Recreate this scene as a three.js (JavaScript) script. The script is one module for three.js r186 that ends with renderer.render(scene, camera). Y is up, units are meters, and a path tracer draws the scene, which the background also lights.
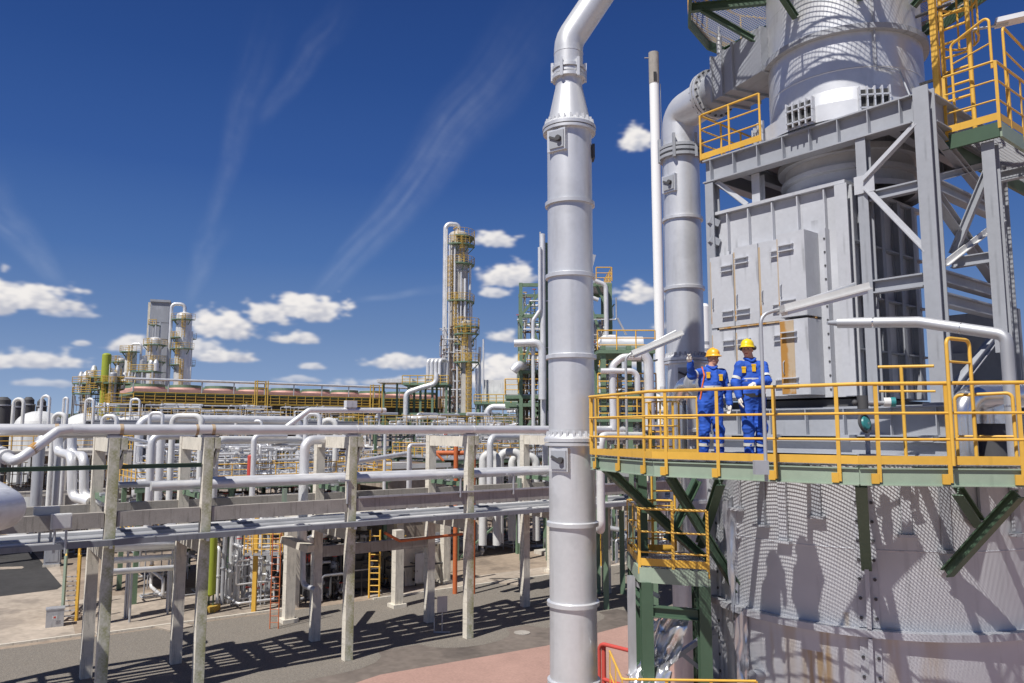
import * as THREE from 'three';
import { mergeGeometries } from 'three/addons/utils/BufferGeometryUtils.js';

// ---------- noise ----------
function rng(seed) { let s = seed >>> 0; return () => { s = (s + 0x6D2B79F5) >>> 0; let t = s; t = Math.imul(t ^ (t >>> 15), t | 1); t ^= t + Math.imul(t ^ (t >>> 7), t | 61); return ((t ^ (t >>> 14)) >>> 0) / 4294967296; }; }
function h2(x, y, s) { let h = (Math.imul(x, 374761393) + Math.imul(y, 668265263) + Math.imul(s, 974711)) | 0; h = Math.imul(h ^ (h >>> 13), 1274126177); return ((h ^ (h >>> 16)) >>> 0) / 4294967296; }
function vn(x, y, per, s) { // tileable value noise
  const xi = Math.floor(x), yi = Math.floor(y), fx = x - xi, fy = y - yi, m = v => per ? ((v % per) + per) % per : v;
  const a = fx * fx * (3 - 2 * fx), b = fy * fy * (3 - 2 * fy);
  const p = h2(m(xi), m(yi), s), q = h2(m(xi + 1), m(yi), s), r = h2(m(xi), m(yi + 1), s), t = h2(m(xi + 1), m(yi + 1), s);
  return (p + (q - p) * a) * (1 - b) + (r + (t - r) * a) * b;
}
function fbm(x, y, oct, per, s) { let v = 0, a = 0.5, n = 0; for (let i = 0; i < oct; i++) { v += a * vn(x, y, per, s + i * 17); n += a; x *= 2; y *= 2; per *= 2; a *= 0.5; } return v / n; }
const clamp = (v, a = 0, b = 1) => Math.min(b, Math.max(a, v));
const sst = (a, b, x) => { const t = clamp((x - a) / (b - a)); return t * t * (3 - 2 * t); };
const mix = (a, b, t) => a + (b - a) * t;

// ---------- camera ----------
const EYE = 9.8, FOC = 776, PITCH = Math.atan(88 / FOC), cp = Math.cos(PITCH), sp = Math.sin(PITCH);
const scene = new THREE.Scene();
const camera = new THREE.PerspectiveCamera(2 * Math.atan(341.5 / FOC) * 180 / Math.PI, 1024 / 683, 0.1, 6000);
camera.position.set(0, EYE, 0); camera.rotation.x = PITCH;
scene.add(camera);
// measured picture position + distance -> place in the plant (metres)
function P(px, py, d) { const u = (px - 512) / FOC, v = (341.5 - py) / FOC, den = cp - v * sp; return [u / den * d, EYE + (v * cp + sp) / den * d, -d]; }
function PG(px, py, y = 0) { const v = (341.5 - py) / FOC, k = (v * cp + sp) / (cp - v * sp); return P(px, py, (y - EYE) / k); }

// ---------- sky ----------
function makeSky() {
  const W = 2048, H = 2048, data = new Float32Array(W * H * 4), R = rng(11);
  const ang = (px, py) => { const u = (px - 512) / FOC, v = (341.5 - py) / FOC, y = v * cp + sp, z = cp - v * sp; return [Math.atan2(u, z) * 180 / Math.PI, Math.atan2(y, Math.hypot(u, z)) * 180 / Math.PI]; };
  // cumulus: picture centre x, base y, half width, height, strength
  const list = [[28, 309, 62, 34, 1], [0, 312, 30, 42, 1], [60, 316, 36, 9, .5], [30, 368, 62, 24, .9], [82, 345, 10, 6, .7], [48, 386, 40, 8, .5], [222, 338, 38, 34, 1], [268, 322, 30, 26, .95], [306, 319, 50, 30, 1], [228, 361, 36, 18, .95], [298, 343, 28, 13, .9], [312, 369, 15, 8, .7], [300, 382, 28, 8, .5],
    [200, 356, 26, 26, .8], [132, 350, 26, 18, .9], [496, 246, 25, 18, .95], [508, 284, 36, 26, 1], [492, 296, 22, 10, .8], [640, 301, 28, 26, 1], [505, 342, 20, 14, .9], [400, 368, 40, 18, .9], [500, 386, 42, 40, 1], [455, 384, 40, 16, .8], [395, 386, 60, 12, .6], [634, 150, 20, 29, 1], [240, 388, 60, 8, .4], [130, 392, 50, 8, .4], [592, 372, 70, 30, .9], [690, 330, 34, 22, .8], [340, 398, 90, 10, .4]];
  const cl = list.map(([x, y, w, h, s]) => { const [a, e] = ang(x, y), [a2] = ang(x + w, y), [, e2] = ang(x, y - h); return [a, e, Math.abs(a2 - a), e2 - e, s]; });
  for (let i = 0; i < 90; i++) { const a = -180 + i * 4 + R() * 3; if (Math.abs(a) < 37) continue; const e = 2 + R() * R() * 12; cl.push([a, e, 1.2 + R() * 2.6, .6 + R() * 1.4, .5 + R() * .5]); }
  const bins = Array.from({ length: 360 }, () => []);
  cl.forEach(c => { for (let k = Math.floor(c[0] - c[2] * 1.5 - 1); k <= c[0] + c[2] * 1.5 + 1; k++) bins[((k % 360) + 360) % 360].push(c); });
  // high thin ice streaks: start, end, half widths in degrees, strength
  const st = [[[318, 296], [520, 40], 1.0, 3.6, .085], [[208, 232], [262, 40], .5, 2.0, .042], [[262, 120], [340, 10], .7, 1.6, .042], [[62, 284], [-30, 180], .6, 2.4, .07], [[190, 300], [215, 225], .5, 1.6, .06], [[360, 300], [445, 288], .3, .5, .07]].map(([p, q, w0, w1, s]) => [ang(...p), ang(...q), w0, w1, s]);
  const stops = [[-90, .30, .36, .44], [0, .33, .44, .60], [3, .225, .33, .53], [7, .138, .235, .445], [12, .070, .157, .385], [18, .037, .100, .312], [25, .0235, .071, .248], [33, .0165, .050, .190], [50, .012, .036, .13], [90, .010, .030, .11]];
  for (let j = 0; j < H; j++) {
    const el = ((j + .5) / H - .5) * 180; let k = 0; while (k < stops.length - 2 && el > stops[k + 1][0]) k++;
    const t = clamp((el - stops[k][0]) / (stops[k + 1][0] - stops[k][0])), b0 = stops[k], b1 = stops[k + 1];
    for (let i = 0; i < W; i++) {
      let az = ((i + .5) / W - .25) * 360; if (az > 180) az -= 360;
      let r = mix(b0[1], b1[1], t), g = mix(b0[2], b1[2], t), b = mix(b0[3], b1[3], t);
      if (el > 0 && el < 40) {
        for (const [p, q, w0, w1, s] of st) {
          const dx = q[0] - p[0], dy = q[1] - p[1], L = Math.hypot(dx, dy), ax = az - p[0], ay = el - p[1];
          const f = (ax * dx + ay * dy) / (L * L); if (f < -.1 || f > 1.3) continue;
          const w = mix(w0, w1, clamp(f)), wob = (fbm(f * 3, 3.3, 2, 0, 5) - .5) * w * .5, c = (ax * dy - ay * dx) / L + wob; if (Math.abs(c) > w * 1.2) continue;
          const m = (1 - sst(.1, 1, Math.abs(c) / w)) * sst(-.1, .15, f) * (1 - sst(.45, 1.25, f)) * s * (.15 + 1.7 * fbm(c * 3.2 + 40, f * 5 + 7 * w0, 4, 0, 31) * (.5 + fbm(az * 1.3, el * 1.3, 3, 0, 8)));
          r = mix(r, .62, m); g = mix(g, .68, m); b = mix(b, .8, m);
        }
        if (el < 26) {
          let A = 0, sh = 0; const n = fbm(az * 1.1, el * 1.9, 6, 0, 71), n2 = fbm(az * 2.7 + 9, el * 3.9, 4, 0, 97);
          for (const [ca, ce, cw, ch, s] of bins[((Math.floor(az) % 360) + 360) % 360]) {
            const x = (az - ca) / cw, y = (el - ce) / ch; if (Math.abs(x) > 1.4 || y < -.5 || y > 1.5) continue;
            const bump = .62 + .5 * fbm(az * .9 + ca, 1.7, 3, 0, 23);
            const yy = y > .22 ? (y - .22) / (.78 * bump) : (y - .22) / .34;
            const e = 1 - Math.sqrt(x * x + yy * yy) + (n - .5) * 1.1 + (n2 - .5) * .32;
            const al = sst(.0, .42, e) * s; if (al > A) { A = al; sh = clamp(.25 + y * .85 + (n2 - .5) * .9 + (x < 0 ? .06 : -.06)); }
          }
          if (A > 0) { const q = sst(0, .85, sh); r = mix(r, mix(.44, .84, q), A); g = mix(g, mix(.46, .81, q), A); b = mix(b, mix(.54, .79, q), A); }
        }
      }
      const o = (j * W + i) * 4; data[o] = r; data[o + 1] = g; data[o + 2] = b; data[o + 3] = 1;
    }
  }
  const t = new THREE.DataTexture(data, W, H, THREE.RGBAFormat, THREE.FloatType); t.mapping = THREE.EquirectangularReflectionMapping; t.minFilter = t.magFilter = THREE.LinearFilter; t.needsUpdate = true; return t;
}
const skyTex = makeSky(); scene.background = skyTex; scene.environment = skyTex;
const SUN_EL = 56 * Math.PI / 180;
const sun = new THREE.DirectionalLight(new THREE.Color().setRGB(1, .965, .905), 5.0);
sun.position.set(-.611 * Math.cos(SUN_EL) * 120, Math.sin(SUN_EL) * 120, -20 + .791 * Math.cos(SUN_EL) * 120); sun.target.position.set(0, 0, -20);
sun.castShadow = true; Object.assign(sun.shadow.camera, { left: -90, right: 90, top: 90, bottom: -90, near: 1, far: 400 }); sun.shadow.mapSize.set(4096, 4096);
scene.add(sun, sun.target);
const renderer = new THREE.WebGLRenderer({ antialias: true }); renderer.setSize(1024, 683);
renderer.toneMapping = THREE.LinearToneMapping; renderer.toneMappingExposure = 1.06; renderer.shadowMap.enabled = true;

// ---------- textures & materials ----------
const enc = v => { v = clamp(v); return Math.round(255 * (v <= .0031308 ? 12.92 * v : 1.055 * Math.pow(v, 1 / 2.4) - .055)); };
function tex(n, size, fn, srgb = true) { // fn(u,v) -> [r,g,b] linear or number, tile is size metres
  const d = new Uint8Array(n * n * 4);
  for (let j = 0; j < n; j++) for (let i = 0; i < n; i++) { let c = fn(i / n, j / n); if (typeof c === 'number') c = [c, c, c]; const o = (j * n + i) * 4; for (let k = 0; k < 3; k++) d[o + k] = srgb ? enc(c[k]) : Math.round(255 * clamp(c[k])); d[o + 3] = 255; }
  const t = new THREE.DataTexture(d, n, n); t.wrapS = t.wrapT = THREE.RepeatWrapping; t.magFilter = THREE.LinearFilter; t.minFilter = THREE.LinearMipmapLinearFilter; t.generateMipmaps = true; t.anisotropy = 8;
  if (srgb) t.colorSpace = THREE.SRGBColorSpace; t.repeat.set(1 / size, 1 / size); t.needsUpdate = true; return t;
}
const TX = {
  paint: tex(512, 3.7, (u, v) => { const s = fbm(u * 24, v * 2, 3, 0 || 24, 3) , m = fbm(u * 4, v * 4, 5, 4, 9), f = fbm(u * 64, v * 64, 2, 64, 5); return .74 + .20 * m + .08 * (f - .5) + .08 * sst(.55, .8, m) - .24 * sst(.66, .82, vn(u * 48, v * 1, 48, 77) * .5 + s * .6) * sst(.45, .7, fbm(u * 6, v * 6, 3, 6, 40)); }),
  paintL: tex(1024, 10.3, (u, v) => { const m = fbm(u * 9, v * 9, 6, 9, 19), f = fbm(u * 150, v * 150, 2, 150, 5), l = fbm(u * 40, v * 5, 4, 40, 33); return .80 + .16 * m + .06 * (f - .5) - .10 * sst(.58, .8, l) - .08 * sst(.6, .75, fbm(u * 14, v * 14, 4, 14, 70)); }),
  conc: tex(512, 2.3, (u, v) => { const m = fbm(u * 5, v * 5, 5, 5, 12), f = vn(u * 128, v * 128, 128, 2), l = fbm(u * 30, v * 3, 3, 30, 8); const k = .62 + .34 * m + .12 * (f - .5) - .18 * sst(.6, .8, l); return [k, k * .985, k * .955]; }),
  concB: tex(256, 1.1, (u, v) => .5 + .3 * (fbm(u * 16, v * 16, 4, 16, 4) - .5) - .5 * sst(.8, .95, vn(u * 40, v * 40, 40, 66)), false),
  gravel: tex(1024, 3.1, (u, v) => { let b = 9, bi = 0; const N = 110, x = u * N, y = v * N; for (let a = -1; a < 2; a++) for (let c = -1; c < 2; c++) { const X = Math.floor(x) + a, Y = Math.floor(y) + c, mx = ((X % N) + N) % N, my = ((Y % N) + N) % N, dx = X + h2(mx, my, 1) - x, dy = Y + h2(mx, my, 2) - y, d = dx * dx + dy * dy; if (d < b) { b = d; bi = h2(mx, my, 3); } } const k = (.55 + .45 * bi) * (b > .33 ? .62 : 1); const w = h2(Math.floor(bi * 9999), 7, 1); return [k, k * (.93 + .06 * w), k * (.82 + .14 * w)]; }),
  soil: tex(1024, 23, (u, v) => { const m = fbm(u * 6, v * 6, 6, 6, 21), f = fbm(u * 90, v * 90, 3, 90, 8), s = sst(.58, .7, fbm(u * 9, v * 9, 4, 9, 44)); const k = .62 + .5 * (m - .35) + .35 * (f - .5); return [k * (1 - .25 * s), k * (.96 - .24 * s), k * (.92 - .22 * s)]; }),
  fine: tex(256, .5, (u, v) => .5 + .5 * (fbm(u * 24, v * 24, 3, 24, 15) - .5), false),
  alu: tex(512, 2.9, (u, v) => { const m = fbm(u * 6, v * 6, 4, 6, 19), st = vn(u * 3, v * 3, 3, 5); return .74 + .2 * m + .08 * st - .12 * sst(.62, .8, fbm(u * 20, v * 4, 3, 20, 91)); }),
  rust: tex(512, 1.5, (u, v) => { const m = fbm(u * 14, v * 1.0, 4, 14, 6), f = fbm(u * 20, v * 20, 4, 20, 14), k = sst(.36, .62, m * .7 + f * .3); return [mix(.46, .40, k), mix(.36, .20, k), mix(.25, .045, k)]; }),
  alg: tex(512, 2.1, (u, v) => { const m = fbm(u * 4, v * 4, 5, 4, 52), f = fbm(u * 40, v * 40, 3, 40, 3), k = sst(.25, .62, m * .75 + f * .25); return [mix(.66, .34, k), mix(.64, .34, k), mix(.54, .17, k)]; }),
  pave: tex(512, 6, (u, v) => { const m = fbm(u * 5, v * 5, 5, 5, 61), f = fbm(u * 100, v * 100, 2, 100, 8); return .74 + .22 * m + .22 * (f - .5); }),
};
const mats = {};
function M(key, r, g, b, rough = .6, metal = 0, o = {}) {
  const m = new THREE.MeshStandardMaterial({ color: new THREE.Color().setRGB(r, g, b), roughness: rough, metalness: metal, ...o }); mats[key] = m; return m;
}
const D2 = { side: THREE.DoubleSide };
M('grey', .60, .615, .66, .5, 0, { map: TX.paint });             // light grey machine paint
M('greyB', .42, .44, .485, .55, 0, { map: TX.paint });           // slightly darker structural grey
M('whiteB', .88, .88, .875, .45);
M('silver', .80, .81, .835, .4, .45, { map: TX.paintL });      // aluminium paint on ducts and stack
M('colm', .56, .53, .49, .5, .15, { map: TX.alu });
M('white', .78, .78, .77, .5, 0, { map: TX.paint });
M('alu', .86, .86, .87, .42, .38, { map: TX.alu });             // insulation jacket sheet
M('aluS', .86, .86, .87, .22, .9, { map: TX.alu });             // shiny sheet
M('tray', .26, .27, .30, .6, .2, { map: TX.alu });
M('galv', .56, .57, .60, .48, .5, { map: TX.alu });
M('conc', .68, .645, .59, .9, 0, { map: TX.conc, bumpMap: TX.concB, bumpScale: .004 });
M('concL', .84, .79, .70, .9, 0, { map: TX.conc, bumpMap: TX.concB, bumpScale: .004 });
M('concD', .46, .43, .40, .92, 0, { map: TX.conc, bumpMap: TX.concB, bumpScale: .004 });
M('algae', 1, 1, 1, .95, 0, { map: TX.alg });
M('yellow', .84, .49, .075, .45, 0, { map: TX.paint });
M('yellowF', .62, .40, .07, .6, 0, { map: TX.paint });
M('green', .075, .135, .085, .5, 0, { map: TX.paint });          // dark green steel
M('sage', .36, .45, .35, .55, 0, { map: TX.paint });             // faded green edge steel
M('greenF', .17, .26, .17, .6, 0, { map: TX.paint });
M('lime', .40, .47, .05, .5, 0, { map: TX.paint });
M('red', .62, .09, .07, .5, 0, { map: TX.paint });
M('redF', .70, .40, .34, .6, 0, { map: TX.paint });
M('orange', .62, .16, .05, .6, 0, { map: TX.paint });
M('black', .025, .025, .028, .6);
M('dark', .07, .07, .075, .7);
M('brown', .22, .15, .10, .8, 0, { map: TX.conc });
M('rust', 1, 1, 1, .9, 0, { map: TX.rust });
M('teal', .03, .22, .23, .4);
M('gravel', .27, .25, .23, .95, 0, { map: TX.gravel });
M('soil', .42, .345, .275, .95, 0, { map: TX.soil });
M('soilG', .40, .36, .31, .95, 0, { map: TX.soil });
M('padC', .54, .475, .405, .9, 0, { map: TX.soil });
M('asph', .06, .06, .063, .92, 0, { map: TX.soil });
M('asphL', .22, .19, .17, .92, 0, { map: TX.soil });
M('redPave', .46, .285, .235, .9, 0, { map: TX.pave });

// ---------- geometry helpers (world metres; uv in metres) ----------
const V = (a) => new THREE.Vector3(a[0], a[1], a[2]);
const lerp3 = (a, b, t) => [mix(a[0], b[0], t), mix(a[1], b[1], t), mix(a[2], b[2], t)];
const dist = (a, b) => Math.hypot(a[0] - b[0], a[1] - b[1], a[2] - b[2]);
const off = (a, x, y, z) => [a[0] + x, a[1] + y, a[2] + z];
function mk(pos, nor, uv, idx) { const g = new THREE.BufferGeometry(); g.setAttribute('position', new THREE.Float32BufferAttribute(pos, 3)); g.setAttribute('normal', new THREE.Float32BufferAttribute(nor, 3)); g.setAttribute('uv', new THREE.Float32BufferAttribute(uv, 2)); g.setIndex(idx); return g; }
function box0(w, h, d) { const g = new THREE.BoxGeometry(w, h, d), u = g.attributes.uv; const s = [[d, h], [d, h], [w, d], [w, d], [w, h], [w, h]]; for (let i = 0; i < 24; i++) { const f = s[i >> 2]; u.setXY(i, u.getX(i) * f[0] + (i >> 2) * .37, u.getY(i) * f[1]); } return g; }
function box(w, h, d, c, ry = 0) { const g = box0(w, h, d); if (ry) g.rotateY(ry); g.translate(c[0], c[1], c[2]); return g; }
function frame(a, b, side) { // basis with z along a->b, x = side-ish (width), y = remaining (height)
  const z = V(b).sub(V(a)).normalize(); let x;
  if (side) x = V(side).addScaledVector(z, -V(side).dot(z)).normalize();
  else x = Math.abs(z.y) > .97 ? new THREE.Vector3(1, 0, 0) : new THREE.Vector3(0, 1, 0).cross(z).normalize();
  const y = z.clone().cross(x).normalize(); return new THREE.Matrix4().makeBasis(x, y, z);
}
function bar(a, b, w, h, side) { const L = dist(a, b), g = box0(w, h, L); g.applyMatrix4(frame(a, b, side)); const c = lerp3(a, b, .5); g.translate(...c); return g; }
function ib(a, b, h, w, t = .02, side) { // I section, h along 'height', flanges w wide
  const L = dist(a, b), m = frame(a, b, side), c = lerp3(a, b, .5);
  const gs = [box0(w, t, L).translate(0, h / 2 - t / 2, 0), box0(w, t, L).translate(0, -h / 2 + t / 2, 0), box0(t, h - 2 * t, L)];
  return gs.map(g => g.applyMatrix4(m).translate(...c));
}
function cyl(a, b, r, r2 = r, seg = 12, open = false) {
  const L = dist(a, b), g = new THREE.CylinderGeometry(r2, r, L, seg, 1, open), u = g.attributes.uv, n = (seg + 1) * 2; for (let i = 0; i < u.count; i++) i < n ? u.setXY(i, u.getX(i) * 6.283 * r, u.getY(i) * L) : u.setXY(i, u.getX(i) * r * 2, u.getY(i) * r * 2);
  g.rotateX(Math.PI / 2); g.applyMatrix4(frame(a, b)); g.translate(...lerp3(a, b, .5)); return g;
}
function pipe(pts, r, br = r * 2.6, seg = 12, caps = true) {
  const p = pts.map(V), path = [p[0].clone()];
  for (let i = 1; i < p.length - 1; i++) {
    const d0 = p[i].clone().sub(p[i - 1]), d1 = p[i + 1].clone().sub(p[i]), l0 = d0.length(), l1 = d1.length(); d0.normalize(); d1.normalize();
    const th = d0.angleTo(d1); if (th < .02) { path.push(p[i].clone()); continue; }
    const t = Math.min(br * Math.tan(th / 2), l0 * .48, l1 * .48), n = Math.max(2, Math.ceil(th / .28)), A = p[i].clone().addScaledVector(d0, -t), B = p[i].clone().addScaledVector(d1, t);
    const R = t / Math.tan(th / 2), ax = d0.clone().cross(d1).normalize(), nn = ax.clone().cross(d0), C = A.clone().addScaledVector(nn, R);
    for (let k = 0; k <= n; k++) path.push(A.clone().sub(C).applyAxisAngle(ax, th * k / n).add(C));
  }
  path.push(p[p.length - 1].clone());
  const pos = [], nor = [], uv = [], idx = []; let x = null, len = 0; const tang = i => { const a = path[Math.max(0, i - 1)], b = path[Math.min(path.length - 1, i + 1)]; return b.clone().sub(a).normalize(); };
  for (let i = 0; i < path.length; i++) {
    const z = tang(i); if (!x) x = Math.abs(z.y) > .9 ? new THREE.Vector3(1, 0, 0) : new THREE.Vector3(0, 1, 0); x.addScaledVector(z, -x.dot(z)).normalize(); const y = z.clone().cross(x);
    if (i) len += path[i].distanceTo(path[i - 1]);
    for (let k = 0; k <= seg; k++) { const a = k / seg * 6.28319, n = x.clone().multiplyScalar(Math.cos(a)).addScaledVector(y, Math.sin(a)); pos.push(path[i].x + n.x * r, path[i].y + n.y * r, path[i].z + n.z * r); nor.push(n.x, n.y, n.z); uv.push(k / seg * 6.283 * r, len); if (i && k < seg) { const o = i * (seg + 1) + k, q = o - seg - 1; idx.push(q, q + 1, o, q + 1, o + 1, o); } }
  }
  if (caps) for (const e of [0, path.length - 1]) { const z = tang(e).multiplyScalar(e ? 1 : -1), o = pos.length / 3; pos.push(path[e].x, path[e].y, path[e].z); nor.push(z.x, z.y, z.z); uv.push(0, 0); for (let k = 0; k <= seg; k++) { const s = (e * (seg + 1) + k) * 3; pos.push(pos[s], pos[s + 1], pos[s + 2]); nor.push(z.x, z.y, z.z); uv.push(r * Math.cos(k), r * Math.sin(k)); if (k < seg) e ? idx.push(o, o + 1 + k, o + 2 + k) : idx.push(o, o + 2 + k, o + 1 + k); } }
  return mk(pos, nor, uv, idx);
}
function lat(prof, c, seg = 32) { // prof [[r,y],...]; creased: every segment has its own normals
  const pos = [], nor = [], uv = [], idx = [];
  for (let i = 0; i < prof.length - 1; i++) {
    const [r0, y0] = prof[i], [r1, y1] = prof[i + 1], L = Math.hypot(r1 - r0, y1 - y0) || 1e-6, nr = (y1 - y0) / L, ny = -(r1 - r0) / L, o = pos.length / 3;
    for (let k = 0; k <= seg; k++) { const a = k / seg * 6.28319, c0 = Math.cos(a), s0 = Math.sin(a); pos.push(c[0] + r0 * c0, c[1] + y0, c[2] + r0 * s0, c[0] + r1 * c0, c[1] + y1, c[2] + r1 * s0); nor.push(c0 * nr, ny, s0 * nr, c0 * nr, ny, s0 * nr); const ru = Math.max(r0, r1); uv.push(a * ru, y0 + r0, a * ru, y1 + r1); if (k < seg) { const q = o + k * 2; idx.push(q, q + 1, q + 2, q + 1, q + 3, q + 2); } }
  }
  return mk(pos, nor, uv, idx);
}
function sph(c, r, seg = 10, sy = 1) { const g = new THREE.SphereGeometry(r, seg, Math.max(6, seg * .7 | 0)); if (sy !== 1) g.scale(1, sy, 1); g.translate(...c); return g; }
const dome = (r, y, hgt, n = 5) => Array.from({ length: n + 1 }, (_, i) => { const a = i / n * Math.PI / 2; return [Math.max(.001, r * Math.cos(a)), y + hgt * Math.sin(a)]; });
function poly(pts, y, th = 0) { // flat polygon (x,z points), optionally with thickness downwards
  const s = new THREE.Shape(pts.map(p => new THREE.Vector2(p[0], -p[1]))); let g;
  if (th) { g = new THREE.ExtrudeGeometry(s, { depth: th, bevelEnabled: false }); g.rotateX(-Math.PI / 2); g.translate(0, y - th, 0); } else { g = new THREE.ShapeGeometry(s); g.rotateX(-Math.PI / 2); g.translate(0, y, 0); }
  return g;
}
// ---------- scene objects ----------
const used = new Map(), baseOf = new Map();
function numbered(n) { const k = used.get(n) || 0; used.set(n, k + 1); return k ? n + '_' + String(k).padStart(3, '0') : n; }
function T(name, label, category, base = [0, 0, 0], group, kind) { const o = new THREE.Group(); o.name = numbered(name); o.position.set(...base); o.userData = { label, category }; if (group) o.userData.group = group; if (kind) o.userData.kind = kind; baseOf.set(o, base); scene.add(o); return o; }
function norm(gs) { return gs.flat(9).filter(Boolean).map(g => { if (!g.index) { const n = g.attributes.position.count; g.setIndex(Array.from({ length: n }, (_, i) => i)); } return g; }); }
function A(root, name, geos, mat, label, kind) { // a part built in world metres under its thing
  const list = norm([geos]), g = list.length > 1 ? mergeGeometries(list) : list[0], b = baseOf.get(root); g.translate(-b[0], -b[1], -b[2]);
  const m = new THREE.Mesh(g, typeof mat === 'string' ? mats[mat] : mat); m.name = name; m.castShadow = m.receiveShadow = true; if (label) m.userData.label = label; if (kind) m.userData.kind = kind; baseOf.set(m, b); root.add(m); return m;
}
function AE(root, name, arr, mat) { arr.flat(9).forEach(g => A(root, name, g, mat)); }
function One(name, label, category, geos, mat, base = [0, 0, 0], group, kind) { // a thing of a single mesh
  const list = norm([geos]), g = list.length > 1 ? mergeGeometries(list) : list[0]; g.translate(-base[0], -base[1], -base[2]);
  const m = new THREE.Mesh(g, typeof mat === 'string' ? mats[mat] : mat); m.name = numbered(name); m.position.set(...base); m.castShadow = m.receiveShadow = true; m.userData = { label, category }; if (group) m.userData.group = group; if (kind) m.userData.kind = kind; baseOf.set(m, base); scene.add(m); return m;
}
function S(name, geos, mat) { const m = One(name, '', '', geos, mat); m.userData = { kind: 'structure' }; return m; }
// hand rail along deck-level points
function rail(root, pts, o = {}) {
  const { h = 1.1, mids = [.27, .66], r = .024, step = 1, toe = .1, mat = 'yellow', single = false, low = 0, seg = 8, endR = 0, toeOff = 0 } = o, posts = [], mid = [], top = [];
  top.push(pipe(pts.map(p => off(p, 0, h, 0)), r, .09, seg)); for (const q of mids) mid.push(pipe(pts.map(p => off(p, 0, q, 0)), r * .72, .09, seg));
  for (let i = 0; i < pts.length - 1; i++) { const L = dist(pts[i], pts[i + 1]), n = Math.max(1, Math.round(L / step)); for (let k = i ? (o.inset ? 0 : 1) : 0; k <= n; k++) { let t = k / n; if (o.inset) t = (o.inset + t * (L - 2 * o.inset)) / L; const p = lerp3(pts[i], pts[i + 1], t), d = V(pts[i + 1]).sub(V(pts[i])); posts.push(o.flat ? bar(off(p, 0, -low, 0), off(p, 0, h, 0), .055, .02, [d.x, d.y, d.z]) : cyl(off(p, 0, -low, 0), off(p, 0, h, 0), r, r, seg)); } }
  if (single) return A(root, 'hand_rail', [posts, mid, top], mat);
  A(root, 'top_rail', top, mat); mid.forEach(g => A(root, 'middle_rail', g, mat)); posts.forEach(g => A(root, 'rail_post', g, mat));
  if (toe) for (let i = 0; i < pts.length - 1; i++) A(root, 'toe_board', bar(off(pts[i], 0, toe / 2 + .01, 0), off(pts[i + 1], 0, toe / 2 + .01, 0), .008, toe), mat);
}
function ladder(root, a, b, side, o = {}) { // a bottom, b top, side = width direction (unit)
  const { w = .45, mat = 'yellow', cage = 0, out = [0, 0, 1], seg = 6, r = .028, step = .3, names } = o, s = k => off([0, 0, 0], side[0] * k * w / 2, 0, side[2] * k * w / 2), sl = [], rg = [], hp = [];
  for (const k of [-1, 1]) { const q = s(k); sl.push(cyl(off(a, ...q), off(b, ...q), r, r, seg)); }
  const L = dist(a, b), n = Math.floor(L / step); for (let i = 1; i < n; i++) { const p = lerp3(a, b, i / n); rg.push(cyl(off(p, ...s(-1)), off(p, ...s(1)), r * .6, r * .6, 5)); }
  if (cage) { const nh = Math.max(2, Math.round((L - 2.2) / .8)), c = []; for (let i = 0; i <= nh; i++) { const p = lerp3(a, b, (2.2 + (L - 2.2) * i / nh) / L), pts = []; for (let k = 0; k <= 8; k++) { const an = Math.PI * k / 8, x = -Math.cos(an) * cage, y = Math.sin(an) * cage * 1.7; pts.push(off(p, side[0] * x + out[0] * y, 0, side[2] * x + out[2] * y)); } hp.push(pipe(pts, r * .6, .02, 5)); c.push(pts); } for (const k of [1, 3, 4, 5, 7]) hp.push(bar(c[0][k], c[c.length - 1][k], .04, .008)); }
  if (o.split) { sl.forEach(g => A(root, 'stringer', g, mat)); AE(root, 'rung', rg, mat); if (hp.length) A(root, 'cage', hp, mat); } else A(root, 'ladder', [sl, rg, hp], mat);
}

// ================= GROUND =================
const gp = (list, y = 0) => list.map(([x, py]) => { const p = PG(x, py, y); return [p[0], p[2]]; });
S('ground', poly([[-2500, 300], [2500, 300], [2500, -4000], [-2500, -4000]], 0), 'soil');
// rack frame: s along the rack (to the right and away), t across it (away from the camera)
const F0 = [-7.06, 34.53], RD = [.816, .578], RN = [-.578, .816];
const rk = (s, t, y) => [F0[0] + s * RD[0] + t * RN[0], y, -(F0[1] + s * RD[1] + t * RN[1])];
const rk2 = (s, t) => { const p = rk(s, t, 0); return [p[0], p[2]]; };
const RW = 3.76, SP = [-15.5, -9.45, -6.1, 0, 6.1, 12.2, 18.3, 24.4];
S('yard_pavement', poly([rk2(-60, 11.2), rk2(-9, 11.2), rk2(-7, RW + 40), rk2(-60, RW + 40)], .004), 'padC');
S('concrete_pad', poly([rk2(-8.2, 10.8), rk2(1.2, 10.8), rk2(1.2, 20), rk2(-8.2, 20)], .010), 'padC');
S('concrete_pad', poly([rk2(6, 10.3), rk2(60, 10.3), rk2(60, 13), rk2(6, 13)], .010), 'padC');
S('gravel_bed', poly([rk2(-60, -1.6), rk2(-2, -1.6), ...Array.from({ length: 9 }, (_, i) => { const a = -Math.PI / 2 + Math.PI * i / 8; return rk2(-1 + 2.6 * Math.cos(a), .3 + 1.9 * Math.sin(a) * (i < 4 ? 1 : .2)); }), ...[6.1, 12.2, 18.3, 24.4].flatMap(s => Array.from({ length: 9 }, (_, i) => { const a = Math.PI + Math.PI * i / 8; return rk2(s + 2.4 * Math.cos(a), .3 + 1.7 * Math.sin(a)); })), rk2(60, .3), rk2(60, 10), rk2(0, 10.3), rk2(-60, 11)], .008), 'gravel');
S('paved_lane', poly([rk2(-60, -14), rk2(60, -14), rk2(60, RW), rk2(-60, RW)], .004), 'asphL');
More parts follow.
